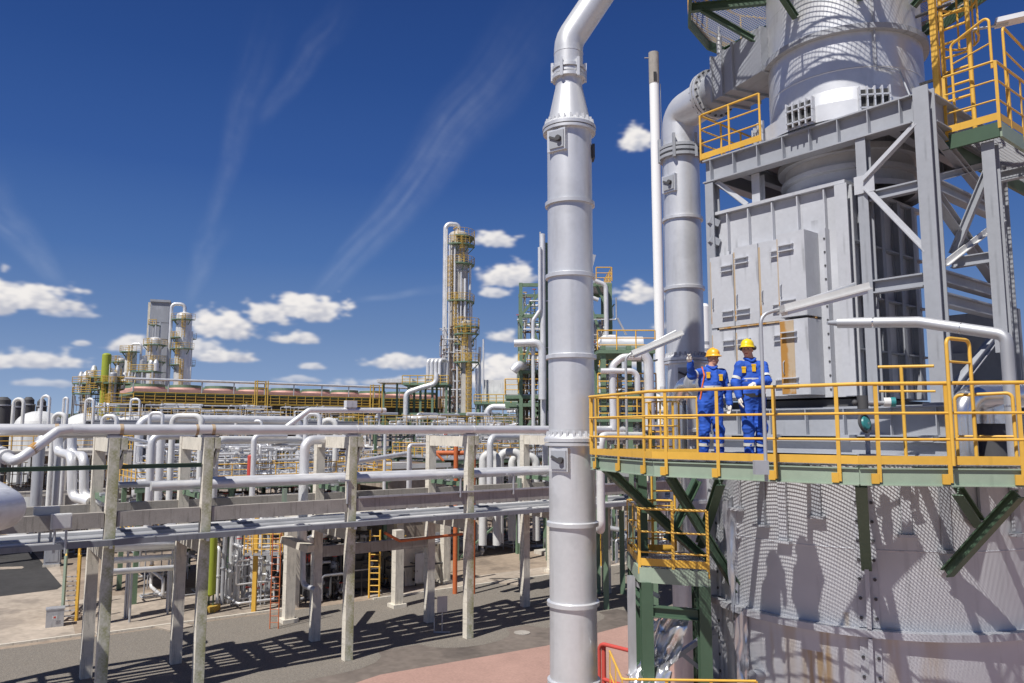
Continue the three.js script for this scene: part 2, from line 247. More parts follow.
S('red_pavement', poly([...gp([[335, 690], [380, 675], [546, 646], [594, 634], [640, 622], [760, 600]]), [60, -60], [60, 0], [-3, 0]], .012), 'redPave');
S('asphalt_road', poly(gp([[-200, 618], [-60, 604], [57, 589.5], [62, 586], [33, 552], [20, 535], [-300, 535]]), .008), 'asph');
S('road_marking', poly(gp([[-40, 571.5], [22, 568.6], [24, 567.4], [22, 566.4], [-40, 568.6]]), .012), 'padC');
for (const [s0, s1, t] of [[-60, -8.2, 11.0], [-8.2, 1.2, 10.65], [6, 60, 10.15]]) S('kerb', bar(rk(s0, t, .05), rk(s1, t, .05), .14, .12), 'concL');
S('manhole_cover', lat([[.4, .014], [.4, .03], [.001, .032]], PG(522, 633), 20), 'concD');
for (const [px, py] of [[172, 627], [512, 583]]) S('concrete_slab', box(1.7, .07, 1.2, off(PG(px, py), 0, .04, 0), -.62), 'padC');

// ================= PIPE RACK =================
const ordin = ['frontmost', 'leftmost visible', 'second visible', 'third visible', 'fourth visible', 'fifth visible', 'sixth visible', 'farthest'];
SP.forEach((s, i) => {
  const lab = ['tall concrete pipe rack portal just beyond the left picture edge', 'leftmost tall concrete pipe rack portal in view, closely followed by the next', 'second concrete pipe rack portal from the left, pale post at left of yellow-green vessel', 'third concrete pipe rack portal from the left, standing above curved gravel edge', 'fourth concrete pipe rack portal from the left, beside small notice board', 'fifth concrete pipe rack portal, its front post hidden by tall grey pipe', 'sixth concrete pipe rack portal, seen between tall grey pipe and green platform leg', 'farthest concrete pipe rack portal behind the green platform'][i];
  const t = T('rack_portal', lab, 'pipe rack', rk(s, 0, 0), 'concrete pipe rack portals');
  const c1 = A(t, 'column', bar(rk(s, 0, -.2), rk(s, 0, 9.5), .37, .37, [RD[0], 0, -RD[1]]), 'concL');
  A(c1, 'algae_coat', [bar(rk(s, -.188, .02), rk(s, -.188, 9.48), .35, .006, [RD[0], 0, -RD[1]])], 'algae', 'olive algae-stained face of the column');
  A(c1, 'corbel', [bar(rk(s + .32, 0, 9.05), rk(s + .32, 0, 9.49), .24, .36, [RD[0], 0, -RD[1]]), bar(rk(s + .18, 0, 8.35), rk(s + .40, 0, 9.1), .14, .3, [RD[0], 0, -RD[1]])], 'algae');
  A(t, 'column', bar(rk(s, RW, -.2), rk(s, RW, 9.5), .42, .38, [RD[0], 0, -RD[1]]), 'concL');
  A(t, 'cross_beam', bar(rk(s, .2, 9.22), rk(s, RW - .2, 9.22), .36, .5), 'concL');
  A(t, 'cross_beam', bar(rk(s, .2, 5.3), rk(s, RW - .2, 5.3), .36, .5), 'conc');
  A(t, 'cross_beam', bar(rk(s, .2, 7.15), rk(s, RW - .2, 7.15), .16, .22), 'greenF');
  AE(t, 'saddle', [bar(rk(s - .25, 0, 9.53), rk(s + .25, 0, 9.53), .3, .1), bar(rk(s - .12, RW * .5, 7.3), rk(s + .12, RW * .5, 7.3), .5, .1)], 'galv');
});
// longitudinal concrete beams, one per bay and row
for (const [t, nm] of [[0, 'front'], [RW, 'rear']]) for (let i = 0; i < SP.length - 1; i++)
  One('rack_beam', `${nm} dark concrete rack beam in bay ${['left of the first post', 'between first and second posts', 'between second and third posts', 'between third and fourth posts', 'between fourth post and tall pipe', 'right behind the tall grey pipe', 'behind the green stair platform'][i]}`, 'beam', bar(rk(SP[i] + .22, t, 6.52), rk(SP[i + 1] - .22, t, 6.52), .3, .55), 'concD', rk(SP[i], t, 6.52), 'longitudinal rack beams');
One('rack_beam', 'low brown concrete beam tying rear rack posts behind the third portal', 'beam', bar(rk(.23, RW, 4.05), rk(5.87, RW, 4.05), .3, .5), 'concD', rk(3, RW, 4));
// main pipe and the others running along
const mainP = T('main_pipe', 'long silver insulated pipe running along the rack top at eye level', 'pipe', rk(0, 0, 9.77));
A(mainP, 'jacket', pipe([rk(-26, 0, 9.79), rk(34, 0, 9.79)], .205, .4, 20), 'alu');
for (const s of [-9.3, -6.0, .2, 6.3, 12.3]) A(mainP, 'band', pipe([rk(s, 0, 9.79), rk(s + .12, 0, 9.79)], .216, .4, 20), s < -5 ? 'rust' : 'alu');
AE(mainP, 'rust_patch', [pipe([rk(-11.4, 0, 9.79), rk(-11.28, 0, 9.79)], .213, .4, 20), pipe([rk(-6.6, 0, 9.79), rk(-6.5, 0, 9.79)], .213, .4, 20)], 'rust');
const br1 = T('branch_pipe', 'silver branch pipe slanting down left from the main rack pipe', 'pipe', P(62, 430, 27));
A(br1, 'jacket', pipe([P(72, 429, 27.2), P(58, 431, 26.9), P(16, 462, 25.6), P(-8, 449, 27.5)], .17, .25, 14), 'alu');
AE(br1, 'flange', [0, 1, 2].map(k => pipe([lerp3(P(16, 462, 25.6), P(-8, 449, 27.5), .35 + k * .2), lerp3(P(16, 462, 25.6), P(-8, 449, 27.5), .42 + k * .2)], .25, .2, 14)), 'white');
A(br1, 'rust_patch', pipe([P(37, 446.2, 26.25), P(31, 450.9, 26.05)], .177, .2, 14), 'rust');
const br2 = T('branch_pipe', 'thin silver branch pipe rising from the main pipe then running right', 'pipe', rk(-2, .1, 9.9));
A(br2, 'jacket', pipe([rk(-3.1, .02, 9.8), rk(-2.0, .02, 10.62), rk(1.6, .02, 10.66)], .12, .25, 12), 'alu'); A(br2, 'end_band', pipe([rk(1.35, .02, 10.66), rk(1.42, .02, 10.66)], .128, .2, 12), 'rust'); A(br2, 'box', box(.5, .3, .3, rk(-.1, .02, 10.92), .62), 'alu');
A(br2, 'stay', bar(rk(1.3, .02, 9.95), rk(1.3, .02, 10.56), .08, .08), 'galv');
One('rack_pipe', 'silver pipe with brown underside on middle rack level, nearest the viewer', 'pipe', pipe([rk(-7.9, 1.15, 7.58), rk(36, 1.15, 7.58)], .19, .4, 16), 'alu', rk(0, 1.15, 7.4));
One('rack_pipe', 'second silver pipe on middle rack level, behind the nearest one', 'pipe', pipe([rk(-5.9, 2.1, 7.62), rk(36, 2.1, 7.62)], .2, .4, 16), 'alu', rk(0, 2.1, 7.4));
One('rack_pipe', 'slim grey pipe above the middle rack level, farthest back', 'pipe', pipe([rk(-9, 3.0, 7.56), rk(30, 3.0, 7.56)], .12, .4, 12), 'galv', rk(0, 3.0, 7.4));
// lower level: pipes and trays on the 5 m beams
const lowL = ['front', 'second', 'third', 'fourth', 'fifth', 'sixth', 'rearmost'];
[[.5, .13], [.95, .09], [1.3, .15], [1.75, .1], [2.15, .16], [2.65, .11], [3.1, .14]].forEach(([t, r], i) => One('rack_pipe', `${lowL[i]} of the pipes lying side by side on the lower rack level`, 'pipe', pipe([rk(-26, t, 5.56 + r), rk(36, t, 5.56 + r)], r, .4, 10), i % 3 === 0 ? 'alu' : i % 3 === 1 ? 'tray' : 'galv', rk(0, t, 5), 'pipes on the lower rack level'));
One('cable_tray', 'flat grey covered cable tray along the front of lower rack level', 'cable tray', [bar(rk(-26, -.42, 5.74), rk(36, -.42, 5.74), .34, .2), [-20, -14, -8, -2, 4, 10, 16, 22].map(s => bar(rk(s, -.42, 5.855), rk(s + .05, -.42, 5.855), .35, .02))], 'tray', rk(0, -.42, 5.2));
SP.forEach((s, i) => One('tray_bracket', `steel bracket holding the cable tray on ${['the out-of-view portal', 'the leftmost portal', 'the second portal', 'the third portal', 'the fourth portal', 'the fifth portal', 'the sixth portal', 'the farthest portal'][i]}`, 'bracket', bar(rk(s, -.6, 5.585), rk(s, -.19, 5.585), .1, .1), 'galv', rk(s, -.4, 5.05), 'cable tray brackets'));
One('steel_beam', 'dark green steel beam crossing the left rack bays below the main pipe', 'beam', ib(rk(-26, -.02, 8.42), rk(-6.32, -.02, 8.42), .16, .14), 'green', rk(-12, 0, 8.4));
// steel posts standing on the front beam
[[-2.9, .15], [9.2, .1]].forEach(([s, t], i) => One('steel_post', `short pale green steel post on rack beam in ${i ? 'fourth' : 'second'} bay`, 'post', ib(rk(s, t, 6.8), rk(s, t, 7.35), .16, .16, .02, [RD[0], 0, -RD[1]]), 'sage', rk(s, t, 6.4), 'short steel posts on the rack'));
[[-.25, 1], [5.5, 2], [8.6, 3]].forEach(([s], i) => { const t = T('valve_rod', `grey vertical support rod on the rack walkway, ${['next to third portal', 'before fourth portal', 'past fourth portal'][i]}`, 'rod', rk(s, -.2, 6.4), 'grey rack support rods'); A(t, 'rod', cyl(rk(s, -.2, 6.6), rk(s, -.2, 7.6), .05, .05, 8), 'galv'); A(t, 'head', box(.5, .07, .12, rk(s - .15, -.2, 7.6), .62), 'galv'); });
One('walkway_edge', 'thin pale steel edge strip running along the top of front rack beam', 'steel strip', bar(rk(.3, -.19, 6.84), rk(34, -.19, 6.84), .08, .08), 'galv', rk(12, -.17, 6.4));
// big insulated elbow, bottom left
const el = T('insulated_duct', 'huge pale insulated pipe elbow cut by the left picture edge', 'pipe', P(10, 512, 20));
A(el, 'jacket', pipe([P(-55, 470, 27), P(4, 509, 20.5), P(-60, 520, 17)], .52, .75, 24), 'alu');
AE(el, 'band', [.5, .58, .66, .74, .82].map(q => { const a = P(-55, 470, 27), b = P(4, 509, 20.5); return pipe([lerp3(a, b, q - .008), lerp3(a, b, q + .008)], .532, .4, 24); }), 'alu');
// white cabinets on the lower left rack level
[[46, 520, 28.5, .8, .75], [61, 524, 27.6, .62, .5]].forEach(([x, y, d, w, h], i) => { const p = P(x, y, d); const t = T('control_cabinet', i ? 'smaller white junction cabinet in front on the left rack level' : 'larger pale grey cabinet behind on the left rack level', 'cabinet', p, 'rack cabinets'); A(t, 'body', box(w, h, .35, off(p, 0, .1, 0), .62), 'white'); A(t, 'door', box(w * .86, h * .86, .03, off(p, .12, .1, .16), .62), 'white'); AE(t, 'leg', [bar(off(p, -.2, -1.0, 0), off(p, -.2, -.2, 0), .06, .06), bar(off(p, .2, -1.0, 0), off(p, .2, -.2, 0), .06, .06)], 'galv'); });
// pairs of silver down-turned pipes left of first portal
[[57, 458, 84], [70, 458, 97]].forEach(([x], i) => One('bent_pipe', i ? 'right one of two silver pipes bending down at left rack end' : 'left one of two silver pipes bending down at left rack end', 'pipe', pipe([P(58 + i * 14, 438, 34), P(58 + i * 14, 452 + 3 * i, 34), P(72 + i * 12, 456, 32.5), P(72 + i * 12, 497, 32.5), P(90 + i * 15, 502, 32)], .19, .4, 12), 'alu', P(72 + i * 12, 497, 32.5), 'bent pipes at the left rack end'));
[[40, 30], [47, 24]].forEach(([x, d], i) => One('riser_pipe', i ? 'nearer grey riser pipe behind the left rack end' : 'thick grey riser pipe at the far left of the rack', 'pipe', pipe([[P(x, 440, 38)[0], 5.7, -38 - i], [P(x, 440, 38)[0], 9.6, -38 - i], [P(x, 440, 38)[0] + 2, 9.6, -40 - i]], i ? .16 : .25, .6, 12), 'galv', [P(x, 440, 38)[0], 5.7, -38 - i]));

// ---- things standing at grade under and behind the rack ----
const gb = P(55, 600, 37); const cab = T('utility_box', 'grey metal utility box with small red sign on the concrete yard', 'box', PG(54.5, 626)); { const p = PG(54.5, 626); A(cab, 'body', box(.78, .86, .6, off(p, 0, .43, 0), .5), 'galv'); A(cab, 'lid', box(.84, .05, .66, off(p, 0, .88, 0), .5), 'galv'); A(cab, 'sign', box(.2, .16, .01, off(p, .17, .5, .335), .5), 'white'); A(cab, 'sign_mark', box(.1, .08, .01, off(p, .175, .5, .342), .5), 'red'); }
{ const p = PG(52, 566), t = T('utility_box', 'far grey equipment box beside the asphalt road', 'box', p); A(t, 'body', box(1.0, 1.2, .8, off(p, 0, .75, 0), .4), 'greyB'); A(t, 'plinth', box(1.1, .16, .9, off(p, 0, .08, 0), .4), 'conc'); A(t, 'door', box(.8, .9, .02, off(p, .16, .8, .385), .4), 'galv'); }
{ const p = PG(68, 624), t = T('stair_flight', 'yellow railed access stair beside grey utility box at left', 'stairs', p); const q = (s, u, y) => off(p, s * -.5 * 1 + u * .75, y, -s * .9 - u * .3);
  for (const u of [-.35, .45]) { A(t, 'stringer', bar(q(.6, u, .2), q(4.2, u, 1.8), .06, .22), 'yellow'); AE(t, 'post', [bar(q(.6, u, 0), q(.6, u, 3.3), .12, .12), bar(q(4.2, u, 0), q(4.2, u, 3.6), .12, .12)], u < 0 ? 'sage' : 'yellow'); A(t, 'hand_rail', [pipe([q(.6, u, 1.9), q(4.2, u, 2.9)], .045), pipe([q(.6, u, 1.4), q(4.2, u, 2.4)], .035), pipe([q(.6, u, .9), q(4.2, u, 1.9)], .035), [.15, .3, .45, .6, .8].map(k => cyl(q(.6 + 3.6 * k, u, .2 + 1.6 * k), q(.6 + 3.6 * k, u, 1.9 + 1.0 * k), .035, .035, 6))], 'yellow'); }
  for (let k = 0; k < 9; k++) A(t, 'tread', bar(q(.7 + k * .4, -.33, .25 + k * .18), q(.7 + k * .4, .43, .25 + k * .18), .24, .03), 'galv'); }
// silver pipes seen under the left bays
[[100, 547, 190, 543, 41, .3, 'alu'], [105, 561, 184, 556, 41, .17, 'alu'], [108, 572, 184, 567, 40, .15, 'alu']].forEach(([x0, y0, x1, y1, d, r, m], i) => { const a = P(x0, y0, d), b = P(x1, y1, d + 3.5), t = T('low_pipe', ['thick silver pipe under the left rack bay, topmost of three', 'middle of three silver pipes under the left rack bay', 'lowest of three silver pipes under the left rack bay'][i], 'pipe', a, 'pipes under the left rack bay'); A(t, 'jacket', pipe([a, b], r, .3, 14), m); AE(t, 'stand', [.3, .8].map(k => { const p = lerp3(a, b, k); return cyl([p[0], 0, p[2]], p, .06, .06, 8); }), 'galv'); });
// yellow-green vessel
{ const p = PG(209, 611), r = .3, t = T('slim_vessel', 'slim yellow-green upright vessel standing behind the second portal', 'vessel', p); A(t, 'shell', lat([[.001, .75], [r, .9], [r, 4.1], ...dome(r, 4.1, .25)], p, 18), 'lime'); AE(t, 'leg', [0, 2.1, 4.2].map(a => bar(off(p, .2 * Math.cos(a), .3, .2 * Math.sin(a)), off(p, .2 * Math.cos(a), 1.0, .2 * Math.sin(a)), .07, .07)), 'green'); A(t, 'plinth', box(.9, .3, .9, off(p, 0, .15, 0)), 'yellowF'); A(t, 'nozzle', pipe([off(p, 0, 4.2, 0), off(p, 0, 4.7, 0), off(p, .5, 4.7, 0)], .06), 'alu'); }
// upright pipe bundle right of the vessel
[[222, 604, .12, 3.9], [229, 603, .14, 4.3], [236, 602, .2, 4.6], [243, 601, .15, 5.2], [251, 600, .22, 5.6], [259, 602, .13, 4.8], [268, 599, .18, 5.4], [217, 606, .09, 3.2], [284, 600, .1, 4.4], [290, 602, .13, 4.0]].forEach(([x, y, r, h], i) => { const p = PG(x, y); One('upright_pipe', `${['first', 'second', 'third', 'fourth', 'fifth', 'sixth', 'seventh', 'thin outermost', 'ninth', 'tenth'][i]} upright silver pipe in the cluster right of yellow-green vessel`, 'pipe', [pipe([p, off(p, 0, h, 0), off(p, (i % 2 ? -1 : 1) * .5, h, -.4), off(p, (i % 2 ? -1 : 1) * .5, h - 1.2, -.4)], r, r * 2.2, 10), cyl(off(p, 0, h * .5, 0), off(p, 0, h * .5 + .08, 0), r * 1.5, r * 1.5, 10)], i % 3 ? 'alu' : 'galv', p, 'upright pipes by the yellow-green vessel'); });
// yellow caged platform + ladders
{ const p = PG(263, 612), t = T('access_platform', 'small yellow railed platform on a post left of third portal', 'platform', p); const y = 3.1, q = (a, b, yy) => off(p, a, yy, b); A(t, 'post', [bar(q(-.5, 0, 0), q(-.5, 0, y), .22, .22)], 'yellow'); A(t, 'deck', box(1.9, .08, 1.2, q(0, 0, y)), 'galv'); rail(t, [q(-.95, -.6, y), q(-.95, .6, y), q(.95, .6, y), q(.95, -.6, y)], { single: true, r: .03, step: .5, mids: [.3, .6, .85] }); A(t, 'upper_post', bar(q(-.5, 0, y), q(-.5, 0, y + 2.3), .2, .2), 'yellow'); }
{ const p = PG(274, 629), t = T('rusty_ladder', 'rust-orange ladder standing on gravel left of third portal', 'ladder', p); ladder(t, p, off(p, 0, 5.0, 0), [1, 0, 0], { mat: 'orange', split: true, w: .42 }); }
{ const p = PG(374, 598), t = T('yellow_ladder', 'yellow ladder in the shade right of third portal', 'ladder', p); ladder(t, p, off(p, 0, 3.9, 0), [1, 0, 0], { split: true, w: .6, r: .06, step: .35 }); }
{ const p = PG(597, 566), t = T('yellow_ladder', 'tall yellow caged ladder just right of the tall grey pipe', 'ladder', p); ladder(t, p, off(p, 0, 7.5, 0), [1, 0, 0], { split: true, w: .6, r: .05, step: .35, cage: .4 }); }
// notice board, concrete pillars, duct work near third/fourth portal
{ const p = PG(442, 633), t = T('notice_board', 'small grey board on a low stand beside the fourth portal', 'sign', p); A(t, 'board', box(.5, .75, .03, off(p, 0, 1.35, 0), .3), 'galv'); A(t, 'post', cyl(p, off(p, 0, 1.7, -.02), .03, .03, 8), 'galv'); A(t, 'foot_frame', [bar(off(p, -.4, .04, 0), off(p, .4, .04, 0), .06, .06), bar(off(p, -.38, 0, 0), off(p, -.38, .7, 0), .05, .05)], 'galv'); }
[[397, 607, 4.2], [288, 622, 4.6], [445, 583, 4.4], [552, 572, 4.3]].forEach(([x, y, h], i) => One('concrete_pillar', ['short concrete pillar behind the fourth portal', 'concrete pillar beside the rusty ladder', 'pale steel-clad pillar on the tan yard', 'pillar partly behind the tall grey pipe'][i], 'pillar', [bar(PG(x, y), off(PG(x, y), 0, h, 0), .5, .5, [RD[0], 0, -RD[1]]), box(.8, .2, .8, off(PG(x, y), 0, .1, 0), .62)], 'concL', PG(x, y)));
One('red_conduit', 'orange-red conduit sloping across behind the fourth portal', 'pipe', pipe([P(385, 533, 36), P(400, 541, 37), P(462, 534, 41)], .07, .3, 8), 'orange', P(385, 533, 36));
[[300, 541, 325, 549], [318, 549, 331, 575]].forEach(([x0, y0, x1, y1], i) => One('shade_duct', i ? 'grey downpipe hanging beside third portal' : 'pale box duct beside third portal', 'duct', i ? pipe([P(303, 548, 36.5), P(303, 585, 36.5), P(316, 590, 36)], .13, .3, 10) : bar(P(x0 - 16, y0 - 2, 36), P(x1 - 14, y1, 35.4), .5, .3), i ? 'galv' : 'concL', P(x0, y0, 36)));
[[460, 556], [556, 553], [613, 548]].forEach(([x, y], i) => { const p = PG(x, y), t = T('pump_skid', ['grey pump skid on tan yard right of fourth portal', 'dark pump skid peeking out behind the tall grey pipe', 'dark pump skid with silver pipe right of the tall pipe'][i], 'pump', p, 'pump skids'); A(t, 'base', box(3.2, .3, 1.6, off(p, 0, .15, 0), .62), 'conc'); A(t, 'motor', cyl(off(p, -.9, .8, 0), off(p, .3, .8, .3), .42, .42, 14), i ? 'dark' : 'greyB'); A(t, 'pump_body', [sph(off(p, .8, .8, .4), .5, 12), pipe([off(p, .8, .9, .4), off(p, .8, 3.6, .4), off(p, 2, 3.6, .2)], .16)], 'alu'); A(t, 'flange', cyl(off(p, .8, 1.4, .4), off(p, .8, 1.5, .4), .26, .26, 12), 'galv'); });
{ const p = PG(412, 582), t = T('equipment_container', 'beige metal equipment container on tan yard behind fourth portal', 'container', p); A(t, 'body', box(3.4, 2.4, 2.4, off(p, 0, 1.25, 0), .62), 'concL'); A(t, 'door', box(1.0, 1.8, .04, off(p, .8, 1.15, 1.44), .62), 'galv'); A(t, 'roof', box(3.6, .12, 2.6, off(p, 0, 2.51, 0), .62), 'white'); }

// ================= FURNACE TOWER (right) =================
const TC = [7.6, 17];
const tw = (a, b, y) => [TC[0] - .637 * a + .771 * b, y, -(TC[1] + .771 * a + .637 * b)];
const tp = (phi, r, y) => { const f = phi * Math.PI / 180; return [TC[0] - r * Math.sin(f), y, -(TC[1] - r * Math.cos(f))]; }; // polar, phi 24.5 points at the viewer
const E1 = [-.637, 0, -.771], E2 = [.771, 0, -.637], TRY = Math.atan2(.771, .637) + Math.PI / 2; const tc3 = [TC[0], 0, -TC[1]];
const DK = 9.3;
const barrelTex = (() => { const n = 1024, m = 512, d = new Uint8Array(n * m * 4), spots = [[.362, .1, .62, .020, 1], [.352, .3, .66, .006, .9], [.385, .4, .66, .01, .5], [.30, .35, .68, .008, .5], [.27, .3, .66, .014, .4], [.40, .42, .68, .006, .6], [.335, .5, .70, .004, .8]];
  for (let j = 0; j < m; j++) for (let i = 0; i < n; i++) { const u = i / n, v = j / m; let k = .82 + .16 * fbm(u * 40, v * 20, 5, 40, 3) - .12 * sst(.62, .8, fbm(u * 160, v * 5, 3, 160, 8)), c = [k, k, k]; for (const [su, v0, v1, w, s] of spots) { const q = (1 - sst(.2, 1, Math.abs(u - su + .006 * (fbm(v * 14, su * 90, 3, 0, 4) - .5)) / w)) * sst(v0, v0 + .3, v) * (v < v1 ? 1 : 0) * s * sst(.25, .6, fbm(u * 220, v * 9, 4, 220, 60)); c = [mix(c[0], .62, q * .7), mix(c[1], .40, q * .75), mix(c[2], .20, q * .85)]; } const o = (j * n + i) * 4; d[o] = enc(c[0]); d[o + 1] = enc(c[1]); d[o + 2] = enc(c[2]); d[o + 3] = 255; }
  const t = new THREE.DataTexture(d, n, m); t.wrapS = t.wrapT = THREE.RepeatWrapping; t.magFilter = THREE.LinearFilter; t.colorSpace = THREE.SRGBColorSpace; t.repeat.set(1 / (6.28319 * 3.3), 1 / 9.4); t.offset.set(0, -3.3 / 9.4); t.needsUpdate = true; return t; })();
M('barrel', .60, .61, .64, .55, .1, { map: barrelTex });
{ const t = T('furnace_barrel', 'broad grey furnace barrel with bolted flanges under the railed platform', 'furnace', tc3);
  A(t, 'shell', lat([[3.3, 0], [3.3, 9.27], [.001, 9.27]], tc3, 96), 'barrel');
  A(t, 'ring_flange', lat([[3.3, 6.24], [3.48, 6.24], [3.48, 6.36], [3.3, 6.36]], tc3, 96), 'grey');
  AE(t, 'weld_seam', [2.2, 4.3, 7.7].map(y => lat([[3.3, y - .02], [3.308, y], [3.3, y + .02]], tc3, 96)), 'grey');
  A(t, 'base_ring', lat([[3.3, 0], [3.7, 0], [3.7, .3], [3.3, .3]], tc3, 64), 'conc');
  for (let k = 0; k < 6; k++) { const phi = 24.5 + 60 * k, q = tp(phi + 90, 1, 0), tan = [q[0] - TC[0], 0, q[2] + TC[1]]; const f = A(t, 'panel_flange', [[.37, 6.22], [6.38, 9.24]].map(([y0, y1]) => [bar(tp(phi, 3.325, y0), tp(phi, 3.325, y1), .34, .05, tan), bar(tp(phi, 3.41, y0), tp(phi, 3.41, y1), .07, .14, tan)]), 'grey');
    const bl = []; for (let y = .6; y < 9.1; y += .33) for (const s of [-1, 1]) { if (Math.abs(y - 6.3) < .12) continue; bl.push(cyl(tp(phi + s * 2.1, 3.34, y), tp(phi + s * 2.1, 3.375, y), .03, .03, 6)); } A(f, 'bolts', bl, 'dark', undefined, 'stuff'); }
  [68, 57, 49, 38, 13, 2, -10, -22].forEach((phi, i) => { const f = A(t, 'hanger', [bar(tp(phi, 3.35, 9.2), tp(phi, 3.35, 8.25 - (i % 3) * .25), .16, .06, tp(phi + 90, 1, 0).map((v, k) => v - [TC[0], 0, -TC[1]][k])), bar(tp(phi + 2.5, 3.38, 8.22 - (i % 3) * .25), tp(phi - 2.5, 3.38, 8.22 - (i % 3) * .25), .14, .05)], i % 2 ? 'greyB' : 'grey'); });
  AE(t, 'nozzle', [[-31, 8.5], [-33, 7.8], [60, 5.2]].map(([p, y]) => cyl(tp(p, 3.2, y), tp(p, 3.55, y), .1, .1, 12)), 'greyB'); }
// --- railed ring platform ---
const ringPts = [[1.6, 15.6], [2.42, 13.35], [4.95, 11.2], [8.21, 10.65], [11.3, 11.8], [13.4, 14.35], [13.9, 17.4]], deckPoly = [...ringPts, [10.6, 18.6], [9.2, 19.6], [6.0, 19.6], [4.4, 18.2], [3.85, 16.0], [1.62, 16.15]].map(([x, d]) => [x, -d]);
function grating(pl, hole, dir, sp) { // segments of parallel bars inside polygon pl and outside circle hole [x,z,r]
  const nx = -dir[1], nz = dir[0], pr = pl.map(p => p[0] * nx + p[1] * nz), out = [];
  for (let c = Math.ceil(Math.min(...pr) / sp) * sp; c < Math.max(...pr); c += sp) {
    const ts = []; for (let i = 0; i < pl.length; i++) { const p = pl[i], q = pl[(i + 1) % pl.length], a = p[0] * nx + p[1] * nz - c, b = q[0] * nx + q[1] * nz - c; if ((a < 0) !== (b < 0)) { const k = a / (a - b), x = mix(p[0], q[0], k), z = mix(p[1], q[1], k); ts.push(x * dir[0] + z * dir[1]); } }
    if (hole) { const hc = hole[0] * nx + hole[1] * nz - c, hm = hole[0] * dir[0] + hole[1] * dir[1]; if (Math.abs(hc) < hole[2]) { const e = Math.sqrt(hole[2] ** 2 - hc * hc); ts.push(hm - e, hm + e); } }
    ts.sort((a, b) => a - b); for (let k = 0; k + 1 < ts.length; k += 2) if (ts[k + 1] - ts[k] > .03) out.push([[nx * c + dir[0] * ts[k], nz * c + dir[1] * ts[k]], [nx * c + dir[0] * ts[k + 1], nz * c + dir[1] * ts[k + 1]]]);
  } return out;
}
const gratingGeo = (pl, hole, y, sp = .065) => [...grating(pl, hole, [.637, -.771].map((v, i) => [-.637, -.771][i]), sp).map(([a, b]) => bar([a[0], y - .014, a[1]], [b[0], y - .014, b[1]], .005, .021)), ...grating(pl, hole, [.771, -.637], sp).map(([a, b]) => bar([a[0], y - .012, a[1]], [b[0], y - .012, b[1]], .005, .017))];
{ const t = T('service_platform', 'large railed yellow and green platform round the furnace where two men stand', 'platform', [TC[0], DK, -TC[1]]);
  A(t, 'deck_grating', gratingGeo(deckPoly, [TC[0], -TC[1], 3.31], DK, .046), 'galv', undefined, 'stuff');
  const rp = ringPts.map(([x, d]) => [x, DK, -d]);
  for (let i = 0; i < rp.length - 1; i++) { const a = off(rp[i], 0, -.165, 0), b = off(rp[i + 1], 0, -.165, 0); A(t, 'edge_beam', [bar(a, b, .02, .25), bar(off(a, 0, .116, 0), off(b, 0, .116, 0), .09, .018), bar(off(a, 0, -.116, 0), off(b, 0, -.116, 0), .09, .018)], 'sage'); }
  // front rail, posts bolted outside the edge beam
  const outw = rp.map(p => { const dx = p[0] - TC[0], dz = p[2] + TC[1], L = Math.hypot(dx, dz); return off(p, dx / L * .05, 0, dz / L * .05); });
  rail(t, outw, { h: 1.15, mids: [.36, .73], r: .027, step: 1.0, toe: .12, inset: .27, flat: true, low: .24 });
  const clips = []; // bolted feet of the posts
  for (let i = 0; i < outw.length - 1; i++) { const L = dist(outw[i], outw[i + 1]), n = Math.max(1, Math.round(L / 1)); for (let k = 0; k <= n; k++) { const p = lerp3(outw[i], outw[i + 1], (.27 + k / n * (L - .54)) / L), d = V(outw[i + 1]).sub(V(outw[i])).normalize(); A(t, 'post_foot', bar(off(p, -d.x * .06, -.26, -d.z * .06), off(p, -d.x * .06, -.12, -d.z * .06), .1, .035, [d.x, 0, d.z]), 'yellow'); } }
  const back = [[1.6, 15.6], [1.62, 16.1], [2.7, 15.95], [3.75, 15.8]].map(([x, d]) => [x, DK, -d]); rail(t, back, { h: 1.15, mids: [.36, .73], r: .024, step: .75, toe: .1 });
  A(t, 'back_edge', bar([1.62, DK - .15, -16.15], [3.85, DK - .15, -16.0], .08, .24), 'sage');
  for (const [phi, r0, r1] of [[24.5, 3.32, 6.3], [54.5, 3.32, 6.3], [-5.5, 3.32, 6.3], [74, 3.32, 6.2], [-35.5, 3.32, 6.3], [40, 3.32, 6.1], [9.5, 3.32, 6.1], [-20, 3.32, 6.1]]) A(t, 'radial_beam', ib(tp(phi, r0, DK - .14), tp(phi, r1, DK - .14), .2, .1, .014), 'green');
  A(t, 'edge_pad', box(.95, .05, .25, [P(668, 453, 15)[0], DK + .03, -15.2]), 'galv');
  const brace = (a, b, lab) => A(t, 'brace', [ib(a, b, .17, .17, .025)], 'green', lab);
  brace(P(606, 468, 15.75), P(712, 566, 16.8), 'dark green brace at the left end of the platform');
  brace(P(670, 477, 15.6), P(738, 590, 15.9)); brace(tp(24.5, 5.6, 9.0), tp(24.5, 3.38, 7.42)); brace(P(1018, 494, 12.35), P(947, 573, 13.62)); brace(P(720, 482, 15.2), P(700, 545, 16.9)); brace(P(697, 480, 17.2), P(668, 540, 17.0)); brace(P(958, 491, 13.0), P(980, 524, 13.7)); }
